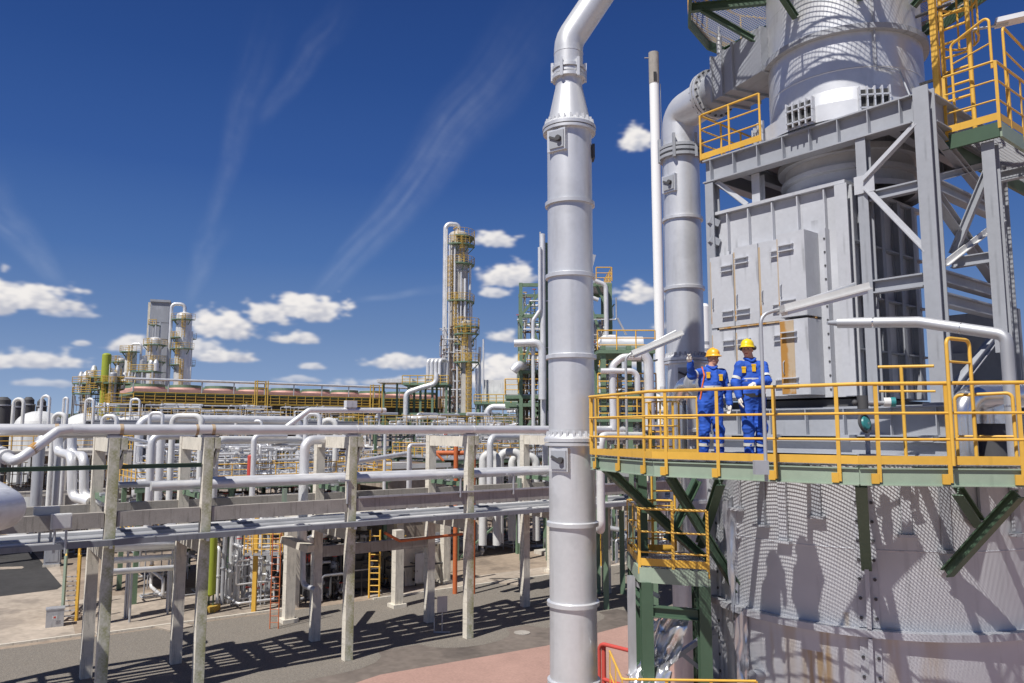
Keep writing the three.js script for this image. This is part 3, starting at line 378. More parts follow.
// --- base beams under the furnace box ---
{ const t = T('base_frame', 'heavy grey base beams under the furnace box, behind the yellow railing', 'steel frame', tw(0, 0, DK));
  for (const b of [-1.95, 1.95]) A(t, 'beam', ib(tw(-2.75, b, 9.95), tw(2.75, b, 9.95), .56, .3, .03), 'greyB'); for (const a of [-2.6, -1.1, .6, 2.4]) A(t, 'beam', ib(tw(a, -1.79, 9.9), tw(a, 1.79, 9.9), .44, .26, .03), 'greyB');
  AE(t, 'stiffener', [-2.4, -1.6, -.7, .1, .9, 1.7, 2.4].map(a => bar(tw(a, -2.05, 9.7), tw(a, -2.05, 10.2), .02, .1, E1)), 'greyB');
  for (const b of [-2.2, 2.1]) A(t, 'sill_beam', ib(tw(-2.9, b, 9.46), tw(2.9, b, 9.46), .26, .22, .02), 'greyB'); for (const [a, b] of [[-2.3, -2.2], [-.8, -2.2], [.8, -2.2], [2.3, -2.2]]) A(t, 'spacer', bar(tw(a, b, 9.58), tw(a, b, 9.7), .25, .3, E1), 'greyB');
  A(t, 'floor_plate', bar(tw(-2.4, 0, 10.24), tw(2.5, 0, 10.24), 3.5, .03), 'greyB'); A(t, 'hearth', bar(tw(-.8, 0, 9.86), tw(2.2, 0, 9.86), 3.2, 1.1), 'dark'); A(t, 'hearth', bar(tw(-2.3, .4, 9.75), tw(-.82, .4, 9.75), 2.4, .8), 'greyB'); }
// --- furnace box with doors ---
const aF = [2.43, 1.79, 1.15, .5, -.15];
{ const t = T('furnace_box', 'light grey riveted furnace box with access doors behind the two men', 'furnace', tw(.7, 0, 10.3));
  const A0 = -.72, A1 = 2.3; const cen = (A0 + A1) / 2, wd = A1 - A0;
  A(t, 'shell', bar(tw(A0, 0, 12.6), tw(A1, 0, 12.6), 3.4, 4.3), 'grey');
  A(t, 'top_plate', bar(tw(A0 - .1, 0, 14.79), tw(A1 + .1, 0, 14.79), 3.66, .07), 'grey');
  for (const a of [2.0, 1.45, .85, .25, -.35]) A(t, 'rib', bar(tw(a, -1.76, 13.86), tw(a, -1.76, 14.74), .1, .03, E2), 'grey');
  A(t, 'corner_post', ib(tw(A0 - .02, -1.74, 10.46), tw(A0 - .02, -1.74, 14.74), .24, .26, .03, E1), 'grey');
  A(t, 'flange_strip', bar(tw(A0 + .36, -1.79, 10.46), tw(A0 + .36, -1.79, 13.9), .05, .17, E1), 'grey'); { const bl = []; for (let y = 10.6; y < 13.8; y += .28) bl.push(cyl(tw(A0 + .36, -1.87, y), tw(A0 + .36, -1.89, y), .022, .022, 6)); A(t, 'bolts', bl, 'dark', undefined, 'stuff'); }
  for (const b of [-1.1, -.4, .4, 1.1]) A(t, 'side_stiffener', ib(tw(A0 - .09, b, 10.46), tw(A0 - .09, b, 14.74), .16, .14, .02, E2), 'greyB'); for (const y of [11.4, 12.5, 13.6]) A(t, 'side_girt', bar(tw(A0 - .08, -1.6, y), tw(A0 - .08, 1.7, y), .14, .03), 'greyB');
  for (let row = 0; row < 2; row++) for (let c = 0; c < 4; c++) {
    const y0 = row ? 10.5 : 12.1, y1 = row ? 12.04 : 13.86 - (c === 0 ? .12 : 0), aL = aF[c] - .012, aR = aF[c + 1] + .012, dep = c === 3 ? .56 : .22, rusty = row && c === 3, m = 'grey', bF = -1.7 - dep;
    const d = A(t, 'door', bar(tw((aL + aR) / 2, -1.71, (y0 + y1) / 2), tw((aL + aR) / 2, bF, (y0 + y1) / 2), aL - aR, y1 - y0), m, rusty ? 'rust-streaked lower right door' : undefined);
    for (const yh of [y0 + .28, y1 - .32]) for (const q of [.06, -.06]) A(d, 'hinge_bar', bar(tw(mix(aL, aR, .08) - (c % 2 ? 0 : .26), bF - .03, yh + q), tw(mix(aL, aR, .62) - (c % 2 ? -.0 : .22), bF - .03, yh + q), .07, .022), 'grey');
    A(d, 'handle', pipe([tw(mix(aL, aR, .12), bF, y0 + .42), tw(mix(aL, aR, .12), bF - .05, y0 + .46), tw(mix(aL, aR, .12), bF - .05, y0 + .66), tw(mix(aL, aR, .12), bF, y0 + .7)], .011, .02, 6), 'greyB');
    if (rusty) A(d, 'rust_sheet', bar(tw(aL - .16, bF - .003, y0 + .02), tw(aL - .16, bF - .003, y1 - .02), .31, .006, E1), 'rust', 'orange rust-stained strip');
    else A(d, 'rust_edge', bar(tw(aL - .012, bF - .002, y0 + .1), tw(aL - .012, bF - .002, y1 - .1), .02 + .012 * (c % 3), .004, E1), 'rust');
  } 
  A(t, 'rust_seam', [bar(tw(2.2, -1.925, 12.07), tw(-.15, -1.925, 12.07), .05, .035)], 'rust');
  A(t, 'neck', lat([[1.5, 14.83], [1.5, 14.95], [1.34, 14.95], [1.34, 15.22], [1.44, 15.24], [1.44, 15.34], [1.34, 15.36], [1.34, 15.6], [1.5, 15.6], [1.5, 15.74], [1.3, 15.8], [1.3, 16.0]], tc3, 56), 'grey');
  AE(t, 'lug', [[2.3, 14.1], [2.3, 14.55]].map(([a, y]) => bar(tw(a + .0, -1.72, y), tw(a + .12, -1.9, y + .1), .16, .16)), 'greyB'); }
// --- support frame ---
{ const t = T('support_frame', 'tall grey braced steel frame carrying the stack above the furnace box', 'steel frame', tw(0, 0, 10.2));
  for (const [a, b] of [[-2.4, -1.77], [2.4, -1.77], [-2.4, 1.77], [2.4, 1.77]]) { A(t, 'column', ib(tw(a, b, 10.23), tw(a, b, a < 0 && b < 0 ? 16.2 : 15.55), a < 0 ? .31 : .26, a < 0 ? .28 : .22, .03, E1), 'greyB'); A(t, 'base_plate', box(.55, .05, .55, tw(a, b, 10.255), TRY), 'greyB'); }
  const beam = (a, b, a2, b2, y, h = .5, w = .28) => A(t, 'beam', ib(tw(a, b, y), tw(a2, b2, y), h, w, .03), 'greyB');
  for (const b of [-1.77, 1.77]) { beam(-2.2, b, 2.55, b, 15.83, .55, .3); for (let k = 0; k < 8; k++) A(t, 'stiffener', bar(tw(-2 + k * .62, b - .075, 15.58), tw(-2 + k * .62, b - .075, 16.08), .02, .14, E1), 'greyB'); } for (const a of [-2.4, 2.4]) beam(a, -1.6, a, 1.6, 15.83, .55, .3);
  A(t, 'top_deck', bar(tw(-2.5, 0, 16.115), tw(2.5, 0, 16.115), 3.7, .02), 'greyB');
  A(t, 'post', ib(tw(-1.2, -1.77, 10.3), tw(-1.2, -1.77, 15.55), .22, .2, .02, E1), 'greyB'); A(t, 'post', ib(tw(1.35, -1.5, 14.84), tw(1.35, -1.5, 15.55), .22, .2, .02, E1), 'grey');
  const br = (p, q, m = 'grey') => A(t, 'brace', [bar(p, q, .14, .02), bar(off(p, 0, .05, 0), off(q, 0, .05, 0), .02, .12)], m);
  br(tw(-2.3, -1.86, 15.5), tw(-1.25, -1.9, 14.65)); br(tw(-1.25, -1.9, 14.5), tw(-2.3, -1.86, 13.05)); A(t, 'gusset_plate', bar(tw(-1.05, -1.9, 14.6), tw(-1.45, -1.9, 14.6), .02, .36), 'grey');
  beam(-1.3, -1.77, -2.22, -1.77, 12.55, .26, .2); beam(-1.3, -1.77, -2.22, -1.77, 14.35, .2, .16); br(tw(2.25, -1.8, 15.5), tw(1.6, -1.6, 14.84));
  beam(-2.4, -1.58, -2.4, 1.6, 14.35, .24, .2); beam(-2.4, -1.58, -2.4, 1.6, 12.62, .24, .2); beam(-2.4, -1.58, -2.4, 1.6, 12.2, .24, .2);
  br(tw(-2.5, -1.55, 12.8), tw(-2.5, 1.6, 14.2), 'white'); A(t, 'brace', ib(tw(-2.4, -1.6, 14.2), tw(-2.4, 1.6, 12.7), .2, .18, .02), 'greyB'); A(t, 'brace', ib(tw(-2.4, -1.6, 15.5), tw(-2.4, 1.6, 14.5), .18, .16, .02), 'greyB'); A(t, 'brace', ib(tw(-2.4, 1.6, 15.5), tw(-2.4, -1.5, 14.5), .14, .12, .02), 'greyB');
  A(t, 'brace', ib(tw(-2.4, -1.5, 10.4), tw(-2.4, 1.6, 12.0), .16, .14, .02), 'greyB');
  // horizontal inner members seen from below
  beam(-1.7, -1.6, -1.7, 1.6, 15.75, .3, .2); beam(1.7, -1.6, 1.7, 1.6, 15.75, .3, .2); }
// --- stack cylinder ---
{ const t = T('stack_cylinder', 'wide grey stack cylinder rising out of the top of the picture', 'stack', off(tc3, 0, 16.14, 0));
  A(t, 'shell', lat([[1.95, 16.14], [1.95, 16.5], [1.66, 16.62], [1.63, 16.9], [1.63, 26]], tc3, 96), 'silver');
  A(t, 'ring_flange', lat([[1.63, 18.08], [1.76, 18.08], [1.76, 18.2], [1.63, 18.2]], tc3, 96), 'greyB'); AE(t, 'weld_seam', [19.2, 17.3].map(y => lat([[1.63, y - .015], [1.636, y], [1.63, y + .015]], tc3, 96)), 'silver');
  for (const phi of [50, 8, -34, 92, 134, 176, 218, 260]) { // slotted bearing plates over the foot
    const rad = tp(phi, 1, 0).map((v, k) => v - tc3[k]), tan = tp(phi + 90, 1, 0).map((v, k) => v - tc3[k]), sub = A(t, 'slotted_plate', [0, 1].map(r => [bar(off(tp(phi, 1.99, 16.25 + r * .27), -tan[0] * .3, 0, -tan[2] * .3), off(tp(phi, 1.99, 16.25 + r * .27), tan[0] * .3, 0, tan[2] * .3), .12, .03), [0, 1, 2, 3, 4].map(k => bar(off(tp(phi, 1.99, 16.15 + r * .28), tan[0] * (k - 2) * .145, 0, tan[2] * (k - 2) * .145), off(tp(phi, 1.99, 16.42 + r * .28), tan[0] * (k - 2) * .145, 0, tan[2] * (k - 2) * .145), .03, .12, tan))]).flat(), 'silver'); A(sub, 'slot', [bar(tp(phi, 1.955, 16.2), tp(phi, 1.955, 16.66), .56, .02, tan)], 'black'); }
  A(t, 'conduit', pipe([tp(2, 1.68, 21), tp(2, 1.68, 17.25), tp(-14, 1.72, 17.2), tp(-14, 1.98, 16.5)], .02, .08, 6), 'greyB'); }
// --- upper ring platform above the picture, its left part in view ---
{ const y = 20.0, t = T('upper_platform', 'green ring platform high on the stack, its underside at the top edge', 'platform', off(tc3, 0, y, 0)); const pl = Array.from({ length: 16 }, (_, k) => { const p = tp(k * 22.5, 3.45, 0); return [p[0], p[2]]; });
  A(t, 'deck_grating', gratingGeo(pl, [TC[0], -TC[1], 1.66], y, .075), 'galv', undefined, 'stuff');
  const rp = [...pl, pl[0]].map(p => [p[0], y, p[1]]); for (let i = 0; i < 16; i++) A(t, 'edge_beam', bar(off(rp[i], 0, -.14, 0), off(rp[i + 1], 0, -.14, 0), .06, .24), 'green'); rail(t, rp, { step: 1.35, toe: .14 });
  for (let k = 0; k < 8; k++) { A(t, 'radial_beam', ib(tp(k * 45 + 11, 1.63, y - .13), tp(k * 45 + 11, 3.4, y - .13), .2, .12, .02), 'green'); A(t, 'brace', ib(tp(k * 45 + 11, 3.1, y - .2), tp(k * 45 + 11, 1.68, y - 1.25), .12, .12, .02), 'green'); } }
// --- small railed gallery on the frame, left of the stack ---
{ const y = 16.14, t = T('frame_gallery', 'small yellow railed gallery on top of the frame left of the stack', 'railing', tw(2.4, -1.8, y)); rail(t, [tw(1.0, -1.9, y), tw(2.6, -1.9, y), tw(2.6, .6, y), tw(2.6, 1.8, y)], { step: .95, toe: .14, mids: [.4, .75], r: .026 }); }
// --- right platform with ladder ---
{ const y = 15.5, t = T('side_platform', 'green edged platform with yellow rails on the right of the frame', 'platform', tw(-2.9, .5, y)); const c = [[-2.35, -.9], [-3.35, -.9], [-3.35, 4.6], [-2.35, 4.6]], pl = c.map(([a, b]) => { const p = tw(a, b, 0); return [p[0], p[2]]; });
  A(t, 'deck_grating', gratingGeo(pl, null, y, .07), 'galv', undefined, 'stuff'); for (let i = 0; i < 4; i++) { const p = c[i], q = c[(i + 1) % 4]; A(t, 'edge_beam', bar(tw(...p, y - .17), tw(...q, y - .17), .07, .28), i === 1 ? 'sage' : 'green'); }
  rail(t, [tw(-2.45, -.93, y), tw(-3.36, -.93, y), tw(-3.38, .3, y), tw(-3.38, 2, y), tw(-3.38, 4.5, y)], { step: .8, toe: .14, mids: [.4, .78], flat: true, low: .15, h: 1.15 });
  AE(t, 'gate_rail', [pipe([tw(-2.5, -.6, y + .1), tw(-2.5, -.6, y + 1.9), tw(-3.25, -.75, y + 2.15), tw(-3.25, -.75, y + 1.1)], .026, .1, 8), pipe([tw(-3.3, -.2, y + .1), tw(-3.3, -.2, y + 2.1), tw(-3.3, 1.4, y + 2.0), tw(-3.3, 1.4, y + .1)], .026, .1, 8), pipe([tw(-2.5, -.6, y + 1.5), tw(-3.25, -.75, y + 1.6)], .018, .1, 6), pipe([tw(-3.3, -.2, y + 1.6), tw(-3.3, 1.4, y + 1.5)], .018, .1, 6)], 'yellow');
  A(t, 'support_column', ib(tw(-3.1, -.7, 11.2), tw(-3.1, -.7, y - .32), .24, .22, .02, E1), 'greyB'); for (const g of [ib(tw(-2.3, -.7, 13.0), tw(-3.1, -.7, 13.0), .2, .16, .02), ib(tw(-2.3, -.6, 13.2), tw(-3.1, -.6, 14.9), .14, .12, .02), ib(tw(-2.3, 1.4, 15.1), tw(-3.3, 1.4, 15.1), .22, .16, .02)]) A(t, 'support_beam', g, 'greyB');
  A(t, 'flood_light', [bar(tw(-3.0, .4, y + 2.5), tw(-4.6, 1.2, y + 2.6), .3, .1)], 'alu'); A(t, 'light_bracket', pipe([tw(-2.6, .2, y + 1.6), tw(-2.6, .2, y + 2.45), tw(-3.2, .5, y + 2.45)], .03), 'galv'); }
{ const t = T('stack_ladder', 'tall yellow caged ladder on the right flank of the stack', 'ladder', tw(-2.55, -.3, 15.5)); ladder(t, tw(-2.42, -.1, 15.55), tw(-2.42, -.1, 22), [.637, 0, .771], { w: .5, r: .045, split: true, cage: .38, out: [.771, 0, -.637] }); A(t, 'mast', bar(tw(-2.1, -.3, 16.16), tw(-2.1, -.3, 22), .12, .12, E1), 'yellow'); AE(t, 'wall_tie', [17, 18.5, 20].map(y => bar(tw(-1.7, -.15, y), tw(-2.4, -.15, y), .05, .05)), 'dark'); }
// --- the two large grey ducts ---
function duct(t, X, d, r, yTop, rings, bolted, doors) {
  A(t, 'shell', lat([[r, 0], [r, yTop]], [X, 0, -d], 56), 'silver');
  rings.forEach(y => A(t, 'ring', lat([[r, y - .05], [r + .055, y - .05], [r + .055, y + .03], [r, y + .05]], [X, 0, -d], 56), 'silver'));
  bolted.forEach(y => { const f = A(t, 'bolted_flange', [lat([[r, y - .12], [r + .1, y - .12], [r + .1, y - .05], [r, y + .05]], [X, 0, -d], 56), lat([[r, y - .2], [r + .09, y - .2], [r + .09, y - .14], [r, y - .14]], [X, 0, -d], 56)], 'silver'); const bl = []; for (let k = 0; k < 24; k++) { const a = k / 24 * 6.2832, c = Math.cos(a), s = Math.sin(a); bl.push(bar([X + (r + .05) * c, y - .06, -d + (r + .05) * s], [X + (r + .02) * c, y + .1, -d + (r + .02) * s], .05, .04)); } A(f, 'lugs', bl, 'grey', undefined, 'stuff'); });
  doors.forEach(([y, an]) => { const c = Math.cos(an), s = Math.sin(an), p = (k, u, yy) => [X + (r + k) * c - s * u, yy, -d + (r + k) * s + c * u], rd = [c, 0, s], tn = [-s, 0, c], f = A(t, 'inspection_door', [bar(p(-.1, 0, y - .24), p(-.1, 0, y + .24), .46, .3, tn)], 'silver'); A(f, 'plate', bar(p(.065, -.02, y - .19), p(.065, -.02, y + .19), .36, .03, tn), 'greyB'); A(f, 'latch', [bar(p(.09, -.12, y - .05), p(.09, .14, y + .07), .05, .05), cyl(p(.06, -.1, y), p(.16, -.1, y), .06, .06, 10)], 'dark'); });
}
{ const X = 1.27, d = 16.6, r = .49, t = T('grey_duct', 'tall grey ringed duct in front, bending right at the picture top', 'duct', [X, 0, -d]);
  const yy = py => P(571, py, d)[1];
  duct(t, X, d, r, yy(127), [205, 277, 357, 523, 602, 680].map(yy), [126, 436].map(yy), [[yy(147), 2.2], [yy(459), 2.2]]);
  A(t, 'cone', lat([[r, yy(126)], [.30, yy(88)], [.30, yy(72)]], [X, 0, -d], 48), 'silver');
  AE(t, 'top_flange', [70, 74, 79].map((py, i) => lat([[.3, yy(py) - .04], [.38 - .03 * (i === 1), yy(py) - .04], [.38 - .03 * (i === 1), yy(py) + .03], [.3, yy(py) + .03]], [X, 0, -d], 40)), 'silver'); AE(t, 'expansion_rod', [0, 1.05, 2.1, 3.14, 4.2, 5.2].map(a => bar([X + .37 * Math.cos(a), yy(82), -d + .37 * Math.sin(a)], [X + .37 * Math.cos(a), yy(64), -d + .37 * Math.sin(a)], .06, .09)), 'silver');
  A(t, 'elbow', pipe([[X, yy(78), -d], [X, yy(42), -d], P(622, -38, 16.4), P(680, -150, 16)], .325, .6, 32), 'silver'); A(t, 'elbow_seam', [0].map(k => pipe([[X, yy(55), -d], [X, yy(54), -d]], .331, .2, 32)), 'silver');
  A(t, 'side_box', box(.06, .32, .3, [X + r + .03, yy(153), -d]), 'dark'); }
{ const d = 21, X = P(682, 200, d)[0], r = .5, t = T('grey_duct', 'second grey ringed duct behind, curving into the stack at its top', 'duct', [X, 0, -d]); const yy = py => P(682, py, d)[1];
  duct(t, X, d, r, yy(140), [220, 289, 430, 500].map(yy), [357].map(yy), [[yy(376), 1.9], [yy(187), 2.5]]); AE(t, 'top_flange', [150, 154, 159].map((py, i) => lat([[r, yy(py) - .05], [r + .11, yy(py) - .05], [r + .11, yy(py) + .03], [r, yy(py) + .03]], [X, 0, -d], 40)), 'greyB');
  AE(t, 'expansion_rod', [0, 1.05, 2.1, 3.14, 4.2, 5.2].map(a => bar([X + .6 * Math.cos(a), yy(163), -d + .6 * Math.sin(a)], [X + .6 * Math.cos(a), yy(140), -d + .6 * Math.sin(a)], .07, .1)), 'greyB');
  const hx = [5.5, 18.6, -19.2]; A(t, 'elbow', pipe([[X, yy(142), -d], [X, 18.6, -d], [hx[0] - .2, 18.6, hx[2] - .45]], r, 1.15, 36), 'silver');
  const dir = V(hx).sub(new THREE.Vector3(X, 18.6, -d)).normalize(), q = k => [hx[0] + dir.x * k, 18.6 + dir.y * k, hx[2] + dir.z * k];
  A(t, 'elbow_flange', [cyl(q(-.62), q(-.54), .66, .66, 32)], 'silver'); A(t, 'elbow_flange', cyl(q(-.5), q(-.42), .66, .66, 32), 'silver'); { const bl = []; for (let k = 0; k < 20; k++) { const a = k / 20 * 6.283, sx = new THREE.Vector3(0, 1, 0).cross(dir).normalize(), o = sx.multiplyScalar(Math.cos(a) * .61).add(new THREE.Vector3(0, Math.sin(a) * .61, 0)); bl.push(cyl(off(q(-.67), o.x, o.y, o.z), off(q(-.37), o.x, o.y, o.z), .03, .03, 6)); } A(t, 'bolts', bl, 'dark', undefined, 'stuff'); }
  A(t, 'square_duct', bar(q(.2), q(2.0), 1.1, 1.1), 'greyB'); A(t, 'transition', cyl(q(-.42), q(.2), .5, .62, 24), 'greyB'); AE(t, 'duct_rib', [.2, .6, 1.0].map(k => bar(q(k), q(k + .05), 1.22, 1.22)), 'greyB'); A(t, 'spring_hanger', [cyl(off(q(.3), -.3, .5, 0), off(q(.3), -.3, 1.5, 0), .03, .03, 8), cyl(off(q(.3), -.3, .75, 0), off(q(.3), -.3, 1.25, 0), .07, .07, 10)], 'galv'); }
// --- lamps on the platform ---
function lamp(lab, base, yT, arm, len, rise, dirx, dirz) { const t = T('platform_lamp', lab, 'lamp', base, 'platform lamps'), top = [base[0], yT, base[2]], e = k => [base[0] + dirx * k, yT + .1 + rise * k, base[2] + dirz * k];
  A(t, 'pole', pipe([base, top, e(arm + len * .9)], .028, .18, 10), 'galv'); A(t, 'housing', [bar(off(e(arm), 0, -.09, .1), off(e(arm + len), 0, -.09, .1), .2, .1), bar(off(e(arm - .02), 0, -.145, .1), off(e(arm + len + .02), 0, -.145, .1), .27, .025)], 'white'); A(t, 'diffuser', bar(off(e(arm + .04), 0, -.18, .1), off(e(arm + len - .04), 0, -.18, .1), .2, .05), 'alu'); A(t, 'foot_box', box(.2, .2, .12, off(base, -.09, .2, .05)), 'greyB'); }
lamp('grey lamp pole with long white luminaire in front of right worker', [P(765, 440, 11.5)[0], 9.05, -11.5], 11.5, .3, 1.35, .27, 1, -.12);
lamp('far lamp pole with white luminaire at left platform corner', [P(627, 440, 16.5)[0], 8.6, -16.5], 11.35, .12, 1.1, .4, .97, .05);
// --- silver pipe right of the men and fittings ---
{ const t = T('steam_pipe', 'shiny silver pipe crossing the frame then dropping at the right edge', 'pipe', P(1011, 470, 12.2)); const a = P(838, 323, 13.9), b = P(918, 322, 13.1), c = P(1006, 335, 12.2); A(t, 'jacket', pipe([a, b, c, [c[0], 8.9, c[2]]], .095, .16, 16), 'galv'); AE(t, 'joint_band', [pipe([lerp3(a, b, .45), lerp3(a, b, .47)], .1, .1, 16), pipe([lerp3(b, c, .5), lerp3(b, c, .51)], .1, .1, 16), pipe([off(c, 0, -1.1, 0), off(c, 0, -1.13, 0)], .1, .1, 16)], 'aluS'); A(t, 'end_nozzle', cyl(off(a, -.2, 0, .02), a, .035, .06, 8), 'greyB'); }
{ const p = P(866, 410, 12.9), t = T('teal_transmitter', 'teal control valve with round head behind the railing', 'valve', [p[0], DK, p[2]]); A(t, 'stand', [cyl([p[0], DK, p[2]], off(p, 0, -.2, 0), .04, .04, 8), box(.25, .1, .25, [p[0], DK + .05, p[2]])], 'greyB'); A(t, 'wheel', [lat([[.13, -.02], [.16, -.02], [.16, .02], [.13, .02], [.13, -.02]], [0, 0, 0], 20).rotateX(1.35).rotateY(.6).translate(p[0] - .04, p[1] - .22, p[2] + .02)], 'dark'); A(t, 'diaphragm', lat([[.001, -.06], [.1, -.05], [.13, 0], [.1, .05], [.001, .06]], [0, 0, 0], 18).rotateX(1.35).rotateY(.6).translate(p[0] - .04, p[1] - .22, p[2]), 'teal'); A(t, 'stem', cyl(off(p, .02, .12, 0), off(p, .34, .12, 0), .03, .03, 8), 'galv'); A(t, 'head', [cyl(off(p, .3, .13, 0), off(p, .4, .13, .03), .075, .075, 14)], 'white'); A(t, 'head_cover', cyl(off(p, .4, .13, .03), off(p, .47, .13, .05), .08, .08, 14), 'teal'); A(t, 'yoke', [cyl(off(p, -.05, .02, 0), off(p, -.05, .24, 0), .085, .085, 12), sph(off(p, -.18, .12, 0), .05, 8)], 'dark'); }
{ const t = T('insulated_vessel', 'shiny silver insulated pipe bend with domed head behind the right railing', 'vessel', P(962, 430, 13.3)); const p = P(963, 440, 13.2); A(t, 'bend', pipe([[p[0], DK, p[2]], [p[0], DK + 1.05, p[2]], [p[0] + 1.3, DK + 1.1, p[2] - .35]], .22, .4, 20), 'aluS'); A(t, 'dome', lat([[.36, 9.9], [.36, 10.35], ...dome(.36, 10.35, .25)], P(992, 430, 13.6).map((v, k) => k === 1 ? 0 : v), 24), 'aluS'); A(t, 'bands', [lat([[.365, 10.1], [.372, 10.1], [.372, 10.14], [.365, 10.14]], P(992, 430, 13.6).map((v, k) => k === 1 ? 0 : v), 24)], 'aluS'); A(t, 'skirt', lat([[.3, DK], [.3, 9.9]], P(992, 430, 13.6).map((v, k) => k === 1 ? 0 : v), 16), 'dark'); }
{ const t = T('inner_railing', 'orange-yellow inner handrail in front of the furnace base', 'railing', P(902, 430, 13.2)); const a = P(878, 367, 13.4), b = P(934, 366, 12.9); A(t, 'top_rail', pipe([a, b], .026), 'yellow'); A(t, 'middle_rail', pipe([off(a, 0, -.42, 0), off(b, 0, -.42, 0)], .02), 'yellow'); const m = lerp3(a, b, .42); A(t, 'post', cyl([m[0], DK, m[2]], m, .03, .03, 8), 'yellow'); A(t, 'post_foot', box(.16, .03, .12, [m[0], DK + .02, m[2]]), 'yellow'); }
{ const t = T('gate_hoop', 'tall yellow rail hoop standing above the right railing', 'railing', P(960, 470, 10.9)); const a = P(949, 388, 10.85), b = P(972, 388, 11.15); A(t, 'hoop', pipe([[a[0], DK, a[2]], [a[0], 11.08, a[2]], [b[0], 11.08, b[2]], [b[0], DK, b[2]]], .027, .09, 8), 'yellow'); A(t, 'cross_bar', pipe([[a[0], 10.75, a[2]], [b[0], 10.75, b[2]]], .018), 'yellow'); }
{ const t = T('gate_hoop', 'lower yellow rail loop behind the railing near right edge', 'railing', P(985, 470, 11.3)); const a = P(954, 392, 11.5), b = P(1012, 391, 11.1); A(t, 'hoop', pipe([[a[0], DK, a[2]], [a[0], 10.3, a[2]], [b[0], 10.32, b[2]], [b[0], DK, b[2]]], .025, .08, 8), 'yellow'); A(t, 'cross_bar', pipe([[a[0], 9.7, a[2]], [b[0], 9.7, b[2]]], .018), 'yellow'); }
// equipment dimly seen through the right side of the frame
{ const t = T('rear_equipment', 'grey pipes and panels glimpsed through the right side of frame', 'equipment', tw(-3.6, 3.2, DK)); AE(t, 'panel', [bar(tw(-2.6, 2.6, 11), tw(-4.2, 2.6, 11), .2, 1.6), bar(tw(-3.0, 2.3, 10), tw(-3.6, 2.3, 10), .5, 1.0), bar(tw(-.95, 2.35, 11.3), tw(-2.45, 2.35, 11.3), .15, 2.2), bar(tw(-.95, 2.15, 10.9), tw(-1.5, 2.15, 10.9), .2, 1.2), bar(tw(-4.3, 3.0, 11.7), tw(-6, 3.0, 11.7), .4, 2.2)], 'greyB'); AE(t, 'pipe', [pipe([tw(-4.5, 3, 15), tw(-3.4, 3, 15), tw(-3.4, 3, 9.3)], .16), pipe([tw(-5.5, 3.4, 14.2), tw(-2.6, 3.4, 14.2), tw(-2.6, 3.4, 9.3)], .25), pipe([tw(-4.6, 2, 12.4), tw(-2.7, 2, 12.4)], .05)], 'alu'); A(t, 'platform', bar(tw(-2.6, 4.2, 12.8), tw(-7, 4.2, 12.8), 1, .15), 'green'); rail(t, [tw(-2.6, 3.7, 12.9), tw(-7, 3.7, 12.9)], { single: true }); rail(t, [tw(-2.6, 3.7, 10.9), tw(-7, 3.7, 10.9)], { single: true }); AE(t, 'post', [bar(tw(-5, 4, 9.3), tw(-5, 4, 16.5), .2, .2), bar(tw(-2.8, 4.2, 9.3), tw(-2.8, 4.2, 14.5), .2, .2)], 'greyB'); }
// --- lower green landing between duct and barrel ---
{ const y = 7.15, L = [[630, 17.2], [640, 15.6]]; const p0 = [2.5, y, -15.6], p1 = [3.72, y, -15.1], p2 = [4.1, y, -17.3], p3 = [2.55, y, -17.5]; const t = T('lower_landing', 'lower green landing with yellow rails beneath the big platform', 'platform', [3.4, 0, -16.4]);
  A(t, 'deck_grating', gratingGeo([p0, p1, p2, p3].map(p => [p[0], p[2]]), null, y, .07), 'galv', undefined, 'stuff'); for (const [a, b] of [[p0, p1], [p1, p2], [p2, p3], [p3, p0]]) A(t, 'edge_beam', bar(off(a, 0, -.17, 0), off(b, 0, -.17, 0), .07, .28), 'sage');
  rail(t, [p1, p0, p3, off(p2, -.6, 0, 0)], { step: .8, toe: .14, low: .15, flat: true });
  for (const [px, d] of [[2.62, 15.6], [3.64, 15.2], [2.65, 17.4], [4.0, 17.2]]) A(t, 'leg', ib([px, 0, -d], [px, y - .3, -d], .24, .22, .02, [1, 0, 0]), 'green');
  for (const yy of [6.3, 4.75, 3.2]) { A(t, 'cross_beam', ib([2.72, yy, -15.56], [3.54, yy, -15.24], .2, .16, .02), 'green'); A(t, 'cross_beam', ib([2.65, yy, -15.7], [2.65, yy, -17.4], .2, .16, .02), 'green'); A(t, 'cross_beam', ib([3.66, yy, -15.34], [3.98, yy, -17.1], .2, .16, .02), 'green'); }
  A(t, 'upper_post', ib([2.78, y, -16.9], [2.78, DK - .3, -16.9], .2, .2, .02, [1, 0, 0]), 'green');
  ladder(t, [3.35, y, -17.45], [3.35, DK + 1.1, -17.45], [1, 0, 0], { w: .5, cage: .36, out: [0, 0, 1], r: .03 }); }
{ const t = T('steel_post', 'slim galvanised post with bracket left of the lower green landing', 'post', PG(630, 683)); const p = P(631, 575, 15.9); A(t, 'post', ib([p[0], 0, p[2]], [p[0], 6.9, p[2]], .16, .14, .014, [1, 0, 0]), 'galv'); AE(t, 'bracket', [bar([p[0], 6.8, p[2]], [p[0] + .55, 6.5, p[2]], .08, .08), bar([p[0], 4.6, p[2]], [p[0] + 2.2, 4.3, p[2] - .4], .1, .16), bar([p[0] + .2, 4.8, p[2] - .3], [p[0] + 2.2, 5.9, p[2] - .8], .1, .1), bar([p[0] + .3, 5.9, p[2] - .5], [p[0] + 1.9, 4.6, p[2] - .6], .12, .08)], 'galv'); }
